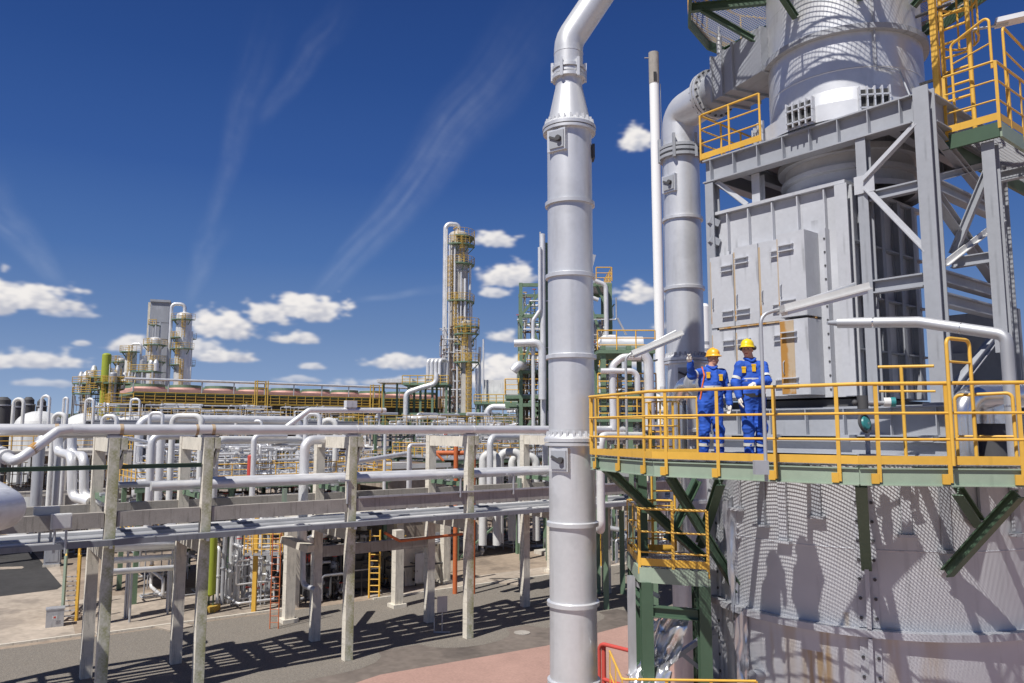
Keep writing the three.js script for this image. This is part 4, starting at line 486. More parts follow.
// crumpled insulation sheet and silver pipes by the landing
function crumple(a, u, v, n, amp, seed) { const pos = [], nor = [], uv = [], idx = []; for (let j = 0; j <= n; j++) for (let i = 0; i <= n; i++) { const s = i / n, q = j / n, w = (vn(s * 5, q * 5, 0, seed) - .5) * amp + (vn(s * 11, q * 11, 0, seed + 3) - .5) * amp * .5; pos.push(a[0] + u[0] * s + v[0] * q + w * .4, a[1] + u[1] * s + v[1] * q + w, a[2] + u[2] * s + v[2] * q + w * .6); nor.push(0, 1, 0); uv.push(s, q); if (i < n && j < n) { const o = j * (n + 1) + i; idx.push(o, o + 1, o + n + 1, o + 1, o + n + 2, o + n + 1); } } const g = mk(pos, nor, uv, idx); g.computeVertexNormals(); return g; }
M('foil', .82, .83, .86, .28, .85, D2);
{ const t = T('foil_sheet', 'crumpled silver foil sheeting heaped at lower landing, bottom of picture', 'foil', [2.6, 3.0, -14.9]); AE(t, 'sheet', [crumple([2.15, 4.5, -14.95], [.95, .35, -.2], [.1, .6, -1], 16, .5, 7), crumple([2.6, 5.1, -15.9], [.7, .3, .1], [.2, .9, -.3], 14, .5, 12)], 'foil'); A(t, 'underlay', box(1.1, .3, 1.0, [2.65, 4.36, -15.45]), 'galv'); }
{ const t = T('foil_wrap', 'silver foil wrapped pipe hanging beside the left flank of the barrel', 'foil', [4.25, 4, -16.4]); AE(t, 'wrap', [crumple([4.2, 8.4, -15.6], [.15, -3.9, -.1], [.5, .2, -.5], 20, .22, 21), crumple([4.25, 6.2, -15.3], [.1, -2.2, 0], [.35, .1, -.4], 14, .3, 33)], 'foil'); A(t, 'pipe', pipe([[4.45, 0, -16.2], [4.45, 8.6, -16.2]], .13), 'galv'); }
{ const y = 4.15, t = T('bottom_gallery', 'yellow railed gallery at bottom edge beside the barrel', 'platform', [3.2, 0, -15.2]); A(t, 'deck', box(2.6, .08, 1.9, [3.2, y, -15.6]), 'galv'); AE(t, 'leg', [[2.0, 14.75], [4.3, 14.75], [2.0, 16.4], [4.3, 16.4]].map(([x, d]) => bar([x, 0, -d], [x, y - .04, -d], .14, .14, [1, 0, 0])), 'green'); rail(t, [[2.0, y + .04, -16.5], [2.0, y + .04, -14.7], [4.4, y + .04, -14.6]], { step: .75, toe: .14, flat: true }); }
{ const t = T('red_railing', 'red painted guard rail at ground level right of tall duct', 'railing', PG(600, 700)); const a = P(599, 643, 21), b = P(660, 658, 19.5); A(t, 'top_rail', pipe([[a[0], 2.6, a[2]], a, b, [b[0], 2.6, b[2]]], .05, .2, 10), 'red'); AE(t, 'post', [cyl([a[0] + .12, 0, a[2]], [a[0] + .12, a[1], a[2]], .06, .06, 10), cyl([b[0] - .1, 0, b[2]], [b[0] - .1, b[1], b[2]], .06, .06, 10)], 'red'); A(t, 'middle_rail', pipe([off(a, .1, -.9, 0), off(b, -.1, -.9, 0)], .05), 'red'); }

// ================= PROCESS AREA BEHIND THE RACK =================
function tangle(lab, s0, s1, t0, t1, y0, y1, n, seed, rMax = .16, tone) { // dense small-bore pipework nobody could count
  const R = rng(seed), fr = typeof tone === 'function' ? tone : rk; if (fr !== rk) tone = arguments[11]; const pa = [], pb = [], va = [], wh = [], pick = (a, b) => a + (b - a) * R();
  for (let i = 0; i < n; i++) {
    let p = [pick(s0, s1), pick(t0, t1), pick(y0, y1)]; const pts = [p.slice()], r = .035 + (rMax - .035) * R() * R(); let ax = Math.floor(R() * 3);
    const k = 2 + Math.floor(R() * 3); for (let j = 0; j < k; j++) { const lim = [[s0, s1], [t0, t1], [y0, y1]][ax], len = ax === 2 ? pick(.5, 2.2) : pick(.8, 4); p = p.slice(); const dn = R() < .5 ? -1 : 1; p[ax] = clamp(p[ax] + dn * len, lim[0], lim[1]); if (Math.abs(p[ax] - pts[pts.length - 1][ax]) > .3) pts.push(p); else p = pts[pts.length - 1].slice(); ax = (ax + 1 + Math.floor(R() * 2)) % 3; }
    if (pts.length < 2) continue; const w = pts.map(q => fr(...q)); (R() < .6 ? pa : pb).push(pipe(w, r, r * 2.2, 7));
    const m = lerp3(w[0], w[1], .5), e = lerp3(w[0], w[1], .56); pb.push(cyl(m, e, r * 1.7, r * 1.7, 8)); if (R() < .5) { const up = off(m, 0, .35 + r, 0); va.push(cyl(m, up, .03, .03, 5), sph(m, r * 1.9, 7)); wh.push(lat([[.09, -.02], [.16, -.02], [.16, .02], [.09, .02]], up, 8)); }
    const f = w[0]; pb.push(cyl([f[0], fr(0, 0, y0)[1] - .05, f[2]], f, .04, .04, 5));
  }
  const t = T('pipework', lab, 'pipework', fr((s0 + s1) / 2, (t0 + t1) / 2, y0), undefined, 'stuff');
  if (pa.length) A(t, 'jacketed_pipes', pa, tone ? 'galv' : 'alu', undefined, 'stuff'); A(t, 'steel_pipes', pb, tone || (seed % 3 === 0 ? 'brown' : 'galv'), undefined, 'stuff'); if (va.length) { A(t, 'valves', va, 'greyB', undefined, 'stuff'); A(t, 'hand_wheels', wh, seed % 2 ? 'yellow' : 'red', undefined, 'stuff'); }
}
function module(lab, s0, s1, t0, t1, levels, o = {}) { // open steel structure with decks
  const { leg = 'greenF', r = .13, deckM = 'galv', top = 0, railM = 'yellow' } = o, t = T('process_structure', lab, 'steel structure', rk((s0 + s1) / 2, t0, 0)); const H = levels[levels.length - 1] + top, ns = Math.max(1, Math.round((s1 - s0) / 5)), nt = Math.max(1, Math.round((t1 - t0) / 6));
  for (let i = 0; i <= ns; i++) for (let j = 0; j <= nt; j++) A(t, 'leg', bar(rk(mix(s0, s1, i / ns), mix(t0, t1, j / nt), 0), rk(mix(s0, s1, i / ns), mix(t0, t1, j / nt), H), r * 2, r * 2, [RD[0], 0, -RD[1]]), leg);
  levels.forEach((y, k) => { A(t, 'deck', bar(rk(s0 - .3, (t0 + t1) / 2, y - .06), rk(s1 + .3, (t0 + t1) / 2, y - .06), t1 - t0 + .6, .1), deckM); for (const q of [t0 - .22, t1 + .22]) A(t, 'deck_beam', bar(rk(s0 - .3, q, y - .26), rk(s1 + .3, q, y - .26), .12, .28), leg); if (!(o.noRail || []).includes(k)) rail(t, [rk(s0 - .3, t1 + .3, y), rk(s0 - .3, t0 - .3, y), rk(s1 + .3, t0 - .3, y), rk(s1 + .3, t1 + .3, y)], { single: true, step: 1.3, r: .035, seg: 5, mat: railM, mids: [.4, .75] }); });
  if (o.brace) for (let i = 0; i < ns; i += 2) for (let k = 0; k < levels.length; k++) { const ya = k ? levels[k - 1] : 0, yb = levels[k] - .4; A(t, 'brace', bar(rk(mix(s0, s1, i / ns), t0 - .02, ya), rk(mix(s0, s1, (i + 1) / ns), t0 - .02, yb), .14, .14), leg); }
  return t;
}
module('pale concrete-legged process deck behind the left rack end', -12, -3, 37, 46, [5.2, 8.2], { leg: 'concL', r: .28, deckM: 'conc', noRail: [0] });
module('green process deck with yellow rails behind the second and third portals', -5.5, 10, 17, 27, [3.8, 6.6], { leg: 'greenF' });
module('green process deck behind the fourth portal and tall pipe', 17, 34, 19, 29, [4.2, 7.6], { leg: 'greenF', brace: true });
module('long upper walkway structure with yellow rails behind the white domes', -4, 22, 48, 54, [6.2, 10.7], { leg: 'greyB', railM: 'yellowF' });
module('far grey pipe bridge with yellow rails crossing behind the columns', 22, 60, 44, 50, [6.5, 10.2], { leg: 'greenF', brace: true, railM: 'yellowF' });
tangle('tangle of silver pipes and valves on the left concrete deck', -11.5, -3.5, 37.3, 45.5, 5.3, 7.8, 46, 3);
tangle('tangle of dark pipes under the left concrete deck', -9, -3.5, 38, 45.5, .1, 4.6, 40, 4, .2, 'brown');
tangle('tangle of silver valves and pipes on upper green deck left of centre', -5, 9.6, 17.3, 26.5, 6.65, 8.8, 120, 5, .14);
tangle('tangle of silver valves and pipes on lower green deck left of centre', -5, 9.6, 17.3, 26.5, 3.85, 6.2, 90, 6);
tangle('dark piping in the shade under the left green deck', -5, 9.6, 17.3, 26.5, .1, 3.4, 60, 7);
tangle('tangle of piping on the upper green deck near tall duct', 17.3, 33, 19.3, 28.5, 7.65, 9.6, 90, 8, .2);
tangle('tangle of piping on the lower green deck near tall duct', 17.3, 33, 19.3, 28.5, 4.25, 7.1, 90, 9);
tangle('machinery piping at ground level near tall duct', 17.3, 36, 19.3, 28.5, .1, 3.8, 80, 10, .22);
tangle('white and silver pipe clutter on the long upper walkway', -3.5, 21.5, 48.3, 53.5, 10.75, 12.3, 80, 11, .14);
tangle('pipe clutter below the long upper walkway', -3.5, 21.5, 48.3, 53.5, 6.3, 10.2, 130, 12, .22);
tangle('pipe clutter on the far pipe bridge', 22.5, 59, 44.3, 49.5, 6.6, 11.6, 160, 13, .26);
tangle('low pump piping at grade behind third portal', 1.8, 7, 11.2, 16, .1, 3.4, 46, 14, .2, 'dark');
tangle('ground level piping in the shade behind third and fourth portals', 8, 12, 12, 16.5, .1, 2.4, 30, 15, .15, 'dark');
tangle('low piping on the concrete pad behind the second portal', -1.2, 1, 12, 14.5, .1, 3.4, 14, 16, .16);
{ const t = T('concrete_table', 'low concrete table structure behind the third portal shading machinery', 'structure', rk(3.5, 11, 0)); A(t, 'slab', bar(rk(1, 13.6, 4.4), rk(8.6, 13.6, 4.4), 6, .4), 'conc'); for (const s of [1.6, 8]) for (const u of [11, 16.2]) A(t, 'leg', bar(rk(s, u, 0), rk(s, u, 4.2), .45, .45, [RD[0], 0, -RD[1]]), 'concL'); for (const [s, u] of [[2.6, 12.5], [5.2, 13], [4, 15]]) A(t, 'machine', [bar(rk(s, u, 1.1), rk(s + 1.6, u, 1.1), 1.2, 1.6), cyl(rk(s, u, 2.2), rk(s + 1.8, u, 2.2), .5, .5, 12)], 'dark'); A(t, 'red_tank', cyl(rk(2.2, 12, 2.6), rk(3.2, 12, 2.6), .45, .45, 12), 'red'); }
// flat-roofed cream building behind third / fourth portals
{ const p = rk(12.5, 22, 0), t = T('low_building', 'low cream walled building with flat brown roof behind fourth portal', 'building', p); A(t, 'wall', bar(rk(10.9, 22, 3.5), rk(15.9, 22, 3.5), 6, 7), 'padC'); A(t, 'roof', bar(rk(10.6, 22, 7.1), rk(16.2, 22, 7.1), 6.6, .22), 'brown'); A(t, 'roof_edge', [bar(rk(10.6, 18.66, 7.15), rk(16.2, 18.66, 7.15), .1, .34)], 'white'); A(t, 'door', bar(rk(14.6, 18.98, 1.1), rk(15.5, 18.98, 1.1), .06, 2.2), 'greyB'); for (const s of [11.6, 12.7]) { const w = A(t, 'window', bar(rk(s, 18.98, 4.2), rk(s + .8, 18.98, 4.2), .06, 1.0), 'dark'); A(w, 'sill', bar(rk(s - .1, 18.92, 3.65), rk(s + .9, 18.92, 3.65), .14, .08), 'white'); } A(t, 'roof_slab', bar(rk(12, 20.6, 7.3), rk(13.6, 20.6, 7.3), 1.2, .12), 'white'); }
// three domed tanks
[[40, 411], [87, 413], [131, 414]].forEach(([x, y], i) => { const d = 76 + i * 4, p = P(x, y, d), r = 2.1, c = [p[0], 0, -d], t = T('domed_tank', ['leftmost white domed tank behind the rack pipe', 'middle white domed tank behind the rack pipe', 'rightmost of three white domed tanks behind the rack pipe'][i], 'tank', c, 'white domed tanks'); A(t, 'shell', lat([[r, 0], [r, p[1] - 1.5]], c, 28), 'white'); A(t, 'dome', lat(dome(r, p[1] - 1.5, 1.5, 9), c, 28), 'white'); A(t, 'nozzle', cyl(off(c, 0, p[1] - .1, 0), off(c, 0, p[1] + .25, 0), .2, .2, 10), 'alu'); A(t, 'band', lat([[r, p[1] - 1.65], [r + .05, p[1] - 1.65], [r + .05, p[1] - 1.5], [r, p[1] - 1.5]], c, 28), 'galv'); });
// goose-neck pipes standing above the main pipe: x0, x1, top y, distance, radius
[[54, 66, 414, 46, .2, 'white'], [103, 117, 416, 50, .2, 'alu'], [150, 163, 413, 52, .16, 'alu'], [173, 202, 416, 44, .24, 'white'], [14, 24, 399, 62, .25, 'white'], [42, 50, 396, 66, .22, 'alu'], [64, 68, 398, 68, .2, 'alu'], [86, 94, 399, 70, .22, 'alu'], [131, 140, 399, 74, .2, 'alu'], [236, 262, 421, 60, .16, 'alu'], [306, 320, 414, 50, .22, 'alu'], [322, 336, 420, 52, .26, 'white']].forEach(([x0, x1, y, d, r, m], i) => { const a = P(x0, y, d), b = P(x1, y, d); One('gooseneck_pipe', ['goose-neck pipe right of the leftmost white dome', 'goose-neck pipe right of the middle white dome', 'goose-neck pipe right of the third white dome', 'large white inverted-U pipe right of the domes', 'white goose-neck pipe at the far left edge of skyline', 'small goose-neck above the leftmost dome', 'thin goose-neck between first and second domes', 'goose-neck pipe above the middle dome', 'goose-neck pipe above the third dome', 'goose-neck pipe under the air coolers', 'silver goose-neck pipe right of the raised branch pipe', 'stubby white elbow pipe beside raised branch pipe'][i], 'pipe', pipe([[a[0], 4.8, a[2] - 5], [a[0], 4.8, a[2]], a, b, [b[0], 5.2, b[2]], [b[0], 5.2, b[2] - 5]], r * (d > 60 ? .55 : .7), r * 1.7, 10), m, [a[0], 4.8, a[2]], 'goose-neck pipes'); });
// white inverted-U pipes behind fourth portal and orange pipe frame
[[483, 497, 454], [500, 521, 452], [512, 536, 456]].forEach(([x0, x1, y], i) => { const d = 47 + i, a = P(x0, y, d), b = P(x1, y, d); One('u_bend_pipe', ['leftmost white inverted-U pipe left of tall duct', 'middle white inverted-U pipe left of tall duct', 'rightmost white inverted-U pipe, next to tall duct'][i], 'pipe', pipe([[a[0], 3, a[2]], a, b, [b[0], 3, b[2]]], .24, .5, 12), 'white', [a[0], 3, a[2]], 'white inverted-U pipes'); });
{ const d = 48, t = T('orange_pipe_frame', 'orange-red pipe frame standing beside the fourth portal', 'pipe', PG(455, 570)); const x = px => P(px, 455, d)[0]; AE(t, 'upright', [pipe([[x(456), 0, -d], [x(456), P(456, 440, d)[1], -d]], .14), pipe([[x(474), 0, -d], [x(474), P(474, 443, d)[1], -d]], .12)], 'orange'); A(t, 'cross_pipe', pipe([[x(432), P(432, 453, d)[1], -d - .2], [x(474), P(474, 453, d)[1], -d - .2]], .14), 'orange'); A(t, 'hose', pipe([[x(436), P(436, 453, d)[1], -d + .2], [x(444), 7.9, -d + .2]], .08), 'orange'); }
// long pipes seen just under / above the main pipe
[[140, 418, 300, 420, 56, .3, 'alu', 'silver pipe passing below the air coolers'], [215, 440, 305, 440, 46, .24, 'white', 'white pipe under the main pipe left of third portal'], [355, 462, 410, 453, 44, .14, 'alu', 'thin bent silver pipe right of third portal'], [490, 437, 545, 437, 46, .2, 'alu', 'silver pipe stub just left of tall duct'], [120, 437, 200, 452, 50, .12, 'alu', 'thin sloping silver pipe behind the second portal'], [600, 436, 660, 436, 40, .22, 'white', 'white horizontal pipe behind the platform end']].forEach(([x0, y0, x1, y1, d, r, m, lab]) => { const a = P(x0, y0, d), b = P(x1, y1, d + 6); One('process_pipe', lab, 'pipe', [pipe([[a[0], 4.7, a[2] - 4], [a[0], 4.7, a[2]], a, b, [b[0], 4.7, b[2]], [b[0], 4.7, b[2] - 4]], r, r * 2.4, 10)], m, [a[0], 4.7, a[2]], 'assorted process pipes'); });
[[305, 440, 36, .22], [254, 436, 47, .17], [161, 432, 45, .22], [152, 436, 40, .2], [409, 445, 48, .12], [385, 432, 50, .1]].forEach(([x, y, d, r], i) => One('riser_pipe', ['grey riser pipe just left of third portal', 'silver riser pipe between second and third portals', 'thick silver riser behind second portal', 'silver riser pipe left of second portal', 'thin riser right of third portal', 'thin riser left of the orange frame'][i], 'pipe', pipe([[P(x, 440, d)[0], 4.6, -d - 5], [P(x, 440, d)[0], 4.6, -d], [P(x, 440, d)[0], P(x, y, d)[1], -d], [P(x, 440, d)[0] + 1.5, P(x, y, d)[1], -d - 1.5]], r, r * 2, 10), 'alu', [P(x, 440, d)[0], 4.6, -d], 'riser pipes'));
{ const p = P(250, 466, 47), t = T('red_cylinder', 'red upright cylinder among the silver valves', 'cylinder', [p[0], 6.6, p[2]]); A(t, 'body', lat([[.16, 6.6], [.16, 8.2], ...dome(.16, 8.2, .1)], [p[0], 0, p[2]], 14), 'red'); A(t, 'cap', cyl([p[0], 8.28, p[2]], [p[0], 8.42, p[2]], .06, .06, 8), 'dark'); }

// ================= SKYLINE =================
// air cooler bank
{ const o = [P(130, 430, 95)[0], -95], q = (s, t, y) => [o[0] + s * RD[0] + t * RN[0], y, o[1] - s * RD[1] - t * RN[1]], L = 44, t = T('air_cooler_bank', 'long air cooler bank with pink and green fan rings on the skyline', 'air cooler', q(22, 4, 0));
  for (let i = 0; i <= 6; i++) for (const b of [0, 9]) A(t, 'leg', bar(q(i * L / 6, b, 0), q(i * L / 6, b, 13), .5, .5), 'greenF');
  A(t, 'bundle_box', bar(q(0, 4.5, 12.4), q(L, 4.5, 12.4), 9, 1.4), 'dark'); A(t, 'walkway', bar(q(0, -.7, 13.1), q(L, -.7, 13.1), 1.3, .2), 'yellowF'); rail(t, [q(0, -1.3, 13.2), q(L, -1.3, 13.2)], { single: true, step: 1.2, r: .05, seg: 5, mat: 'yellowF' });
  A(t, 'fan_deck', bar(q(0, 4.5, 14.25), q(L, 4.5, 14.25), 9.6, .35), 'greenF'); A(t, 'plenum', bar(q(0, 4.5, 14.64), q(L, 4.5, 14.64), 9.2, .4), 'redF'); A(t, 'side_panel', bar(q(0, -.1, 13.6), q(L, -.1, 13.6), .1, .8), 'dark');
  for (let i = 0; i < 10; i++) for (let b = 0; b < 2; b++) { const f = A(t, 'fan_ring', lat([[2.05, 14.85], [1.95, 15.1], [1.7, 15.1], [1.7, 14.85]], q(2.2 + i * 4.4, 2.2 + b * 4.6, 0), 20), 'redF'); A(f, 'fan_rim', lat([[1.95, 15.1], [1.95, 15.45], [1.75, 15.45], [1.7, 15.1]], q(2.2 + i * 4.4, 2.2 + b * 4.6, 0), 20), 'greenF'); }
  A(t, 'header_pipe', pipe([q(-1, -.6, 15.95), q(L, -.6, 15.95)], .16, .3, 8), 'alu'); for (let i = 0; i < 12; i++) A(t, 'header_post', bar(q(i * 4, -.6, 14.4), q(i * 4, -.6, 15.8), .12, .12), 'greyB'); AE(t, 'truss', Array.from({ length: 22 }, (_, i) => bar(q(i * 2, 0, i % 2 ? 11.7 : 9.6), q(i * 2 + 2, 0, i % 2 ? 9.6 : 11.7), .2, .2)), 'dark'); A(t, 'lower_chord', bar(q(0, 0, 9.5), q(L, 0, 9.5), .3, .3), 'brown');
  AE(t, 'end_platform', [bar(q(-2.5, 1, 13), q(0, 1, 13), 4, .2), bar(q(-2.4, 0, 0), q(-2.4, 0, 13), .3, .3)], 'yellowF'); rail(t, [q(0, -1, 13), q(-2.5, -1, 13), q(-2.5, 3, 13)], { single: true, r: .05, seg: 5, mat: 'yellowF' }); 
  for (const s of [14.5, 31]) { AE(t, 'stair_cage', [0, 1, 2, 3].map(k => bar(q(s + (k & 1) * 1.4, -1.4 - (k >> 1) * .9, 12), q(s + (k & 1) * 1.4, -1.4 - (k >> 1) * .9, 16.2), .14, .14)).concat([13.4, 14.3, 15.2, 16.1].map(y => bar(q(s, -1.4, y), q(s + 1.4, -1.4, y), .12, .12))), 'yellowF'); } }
// a process column: shell, domed head, ring platforms with rails, ladder, overhead line
function column(lab, px, topPy, d, r, o = {}) {
  const top = P(px, topPy, d), c = [P(px, 429.5, d)[0], 0, -d], H = top[1], t = T('process_column', lab, 'column', c, o.group || 'process columns'), y0 = o.y0 || 0;
  A(t, 'shell', lat(o.step ? [[r, y0], [r, o.step], [r * .82, o.step + r * .5], [r * .82, H - r * .5]] : [[r, y0], [r, H - r * .5]], c, 22), o.mat || 'alu'); A(t, 'head', lat(dome(o.step ? r * .82 : r, H - r * .5, r * .5), c, 22), o.mat || 'alu');
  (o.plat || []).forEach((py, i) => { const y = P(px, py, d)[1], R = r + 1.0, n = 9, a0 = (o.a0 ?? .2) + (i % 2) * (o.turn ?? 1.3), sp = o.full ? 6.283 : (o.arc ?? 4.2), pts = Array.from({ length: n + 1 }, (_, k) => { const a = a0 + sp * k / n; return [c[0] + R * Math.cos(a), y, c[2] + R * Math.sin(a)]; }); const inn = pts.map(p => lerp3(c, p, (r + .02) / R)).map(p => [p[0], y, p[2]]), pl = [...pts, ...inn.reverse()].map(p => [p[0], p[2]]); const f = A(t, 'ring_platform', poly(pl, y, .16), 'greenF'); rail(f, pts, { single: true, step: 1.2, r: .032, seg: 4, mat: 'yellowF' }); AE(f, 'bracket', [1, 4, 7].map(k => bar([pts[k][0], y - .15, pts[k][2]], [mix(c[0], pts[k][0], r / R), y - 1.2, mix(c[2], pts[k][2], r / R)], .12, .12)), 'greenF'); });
  (o.ring || []).forEach(py => { const y = P(px, py, d)[1]; A(t, 'band', lat([[r, y - .08], [r + .1, y - .08], [r + .1, y + .08], [r, y + .08]], c, 22), 'galv'); });
  const py = (o.plat || []).map(p => P(px, p, d)[1]).sort((a, b) => a - b); for (let k = 0; k < py.length; k++) { const b0 = k ? py[k - 1] : Math.max(y0, py[0] - 9), an = 1.2 + (k % 3) * .5, x = c[0] + (r + .35) * Math.cos(an), z = c[2] + (r + .35) * Math.sin(an); ladder(t, [x, b0, z], [x, py[k] + 1, z], [1, 0, 0], { mat: 'yellowF', r: .06, cage: .42, seg: 4, w: .6, step: .5 }); }
  (o.lines || []).forEach(([dx, dz, rr, yTop, hook]) => A(t, 'side_pipe', pipe(hook ? [[c[0] + dx, y0, c[2] + dz], [c[0] + dx, H + hook, c[2] + dz], [c[0], H + hook, c[2]], [c[0], H - .2, c[2]]] : [[c[0] + dx, y0, c[2] + dz], [c[0] + dx, yTop, c[2] + dz]], rr, rr * 2.4, 10), o.lineMat || 'alu'));
  return t;
}
column('tallest slender silver distillation column left of the tall duct', 457, 231, 120, 1.55, { mat: 'colm', arc: 2.6, turn: .5, plat: [238, 246, 265, 302, 345], ring: [250, 272, 312, 335], lines: [[-2.0, .7, .36, 0, 1.0], [-.4, 1.9, .14, 38], [1.2, 1.8, .2, 33], [.1, 2.1, .1, 29], [-1.7, 1.2, .12, 41], [1.9, .6, .2, 36], [-1.2, 1.9, .16, 40], [.6, 2.0, .12, 34], [2.1, -.4, .16, 30]], a0: -.9 });
column('shorter silver column standing before the tallest distillation column', 466, 320, 105, .72, { mat: 'colm', plat: [327, 334, 362], arc: 3.6, a0: -.4, turn: .4, lines: [[1.4, .3, .18, 18], [-1.2, .5, .14, 20], [1.8, -.5, .2, 21], [2.3, .2, .12, 22]] });
column('tall silver column with large hooked overhead pipe beside grey block', 179, 312, 160, 1.55, { plat: [320, 338, 349, 365], lines: [[-2.4, .8, .36, 0, 1.6], [2, .4, .15, 30]], group: 'left skyline columns' });
column('stout silver vessel column left of the grey block', 150.5, 337, 158, 1.3, { plat: [345, 362], full: true, lines: [[1.6, .3, .15, 24]], group: 'left skyline columns' });
column('white slender column left of the stout vessel', 127, 349, 150, 1.05, { mat: 'white', plat: [352], lines: [[1.9, 0, .22, 0, 1.0], [2.5, -.4, .4, 24]], group: 'left skyline columns' });
column('yellow-green painted column on the left skyline', 102.5, 353, 146, .8, { mat: 'lime', plat: [382], lines: [[.95, .5, .1, 22]], group: 'left skyline columns' });
column('small silver column between yellow-green and white columns', 117, 358, 152, .75, { plat: [362, 375], lines: [[1.2, 0, .18, 22]], group: 'left skyline columns' });
column('grey column at far left of the skyline cluster', 84.5, 372, 165, .95, { mat: 'galv', plat: [381, 390], full: true, group: 'left skyline columns' });
column('short grey drum column right of the yellow-green column', 110, 372, 145, .7, { mat: 'galv', plat: [383], full: true, group: 'left skyline columns' });
{ const d = 168, a = P(151, 303, d), b = P(171, 303, d), t = T('grey_tower_block', 'tall grey rectangular tower block on the left skyline', 'tower', [(a[0] + b[0]) / 2, 0, -d]); const w = b[0] - a[0]; const cx = (a[0] + b[0]) / 2; A(t, 'wall', box(w * .82, a[1], 3.2, [cx, a[1] / 2, -d], .35), 'greyB'); A(t, 'roof', box(w * .92, .5, 3.8, [cx, a[1] + .2, -d], .35), 'greyB'); A(t, 'corner_strip', box(.5, a[1] - .1, .5, [cx - w * .46, a[1] / 2, -d + 1.0], .35), 'concL'); for (let k = 0; k < 9; k++) A(t, 'panel_joint', box(w * .825, .12, 3.22, [cx, 4 + k * 3.6, -d], .35), 'dark'); }
{ const d = 160, t = T('stair_tower', 'open stair tower clinging to left side of the grey block', 'stair tower', [P(147, 430, d)[0], 0, -d]); const x = P(147, 430, d)[0], H = P(147, 321, d)[1]; for (const [dx, dz] of [[-.7, 0], [.7, 0], [-.7, -2], [.7, -2]]) A(t, 'leg', bar([x + dx, 0, -d + dz], [x + dx, H, -d + dz], .2, .2), 'galv'); for (let k = 1; k < 9; k++) { const y = H * k / 8.2; A(t, 'landing', box(1.6, .15, 2.2, [x, y, -d - 1]), 'greenF'); rail(t, [[x - .8, y, -d + .1], [x + .8, y, -d + .1]], { single: true, mat: 'yellowF', r: .06, seg: 4 }); } }
// low structures in the left skyline cluster
{ const d = 148, R = rng(5), t = T('skyline_structure', 'jumble of steel floors and pipes below the left skyline columns', 'steel structure', [P(110, 430, d)[0], 0, -d]); for (const [px0, px1, py] of [[78, 96, 384], [78, 96, 394], [92, 122, 378], [92, 122, 390], [118, 140, 384], [110, 138, 396], [136, 158, 372]]) { const a = P(px0, py, d), b = P(px1, py, d); A(t, 'floor', box(b[0] - a[0], .25, 4, [(a[0] + b[0]) / 2, a[1], -d]), 'greenF'); rail(t, [[a[0], a[1] + .1, -d + 2], [b[0], a[1] + .1, -d + 2]], { single: true, mat: 'yellowF', r: .07, seg: 4, step: 1.4 }); for (const x of [a[0] + .2, (a[0] + b[0]) / 2, b[0] - .2]) A(t, 'leg', bar([x, 0, -d + 1.8], [x, a[1] - .1, -d + 1.8], .28, .28), 'galv'); for (let k = 0; k < 4; k++) { const x = mix(a[0], b[0], R()), r = .25 + R() * .4; A(t, 'drum', lat([[r, a[1] + .12], [r, a[1] + 1.2 + R()], [r * .6, a[1] + 2.2], [.01, a[1] + 2.4]], [x, 0, -d - .5 + R() * 1.8], 10), R() < .5 ? 'alu' : 'galv'); } } }
// dark drums at the far left horizon
[[4, 397, 13], [18, 399, 9], [29, 397, 10], [42, 399, 8], [0, 400, 14]].forEach(([x, y, w], i) => { const d = 130 + i * 6, p = P(x, y, d), r = w / 776 * d / 2, c = [p[0], 0, -d]; const t = T('cooling_drum', ['dark round drum at the extreme left horizon', 'second dark drum from left on the horizon', 'third dark drum from left on the horizon', 'fourth dark drum from left on the horizon', 'wide dark drum partly hidden at left edge'][i], 'drum', c, 'dark drums on the left horizon'); A(t, 'body', lat([[r * 1.2, 0], [r * 1.2, p[1] - 1.4], [r, p[1] - 1.2], [r, p[1] - .5], [r * .5, p[1]], [.01, p[1]]], c, 16), 'dark'); A(t, 'collar', lat([[r * 1.2, p[1] - 1.5], [r * 1.3, p[1] - 1.5], [r * 1.3, p[1] - 1.3], [r, p[1] - 1.3]], c, 16), 'galv'); });
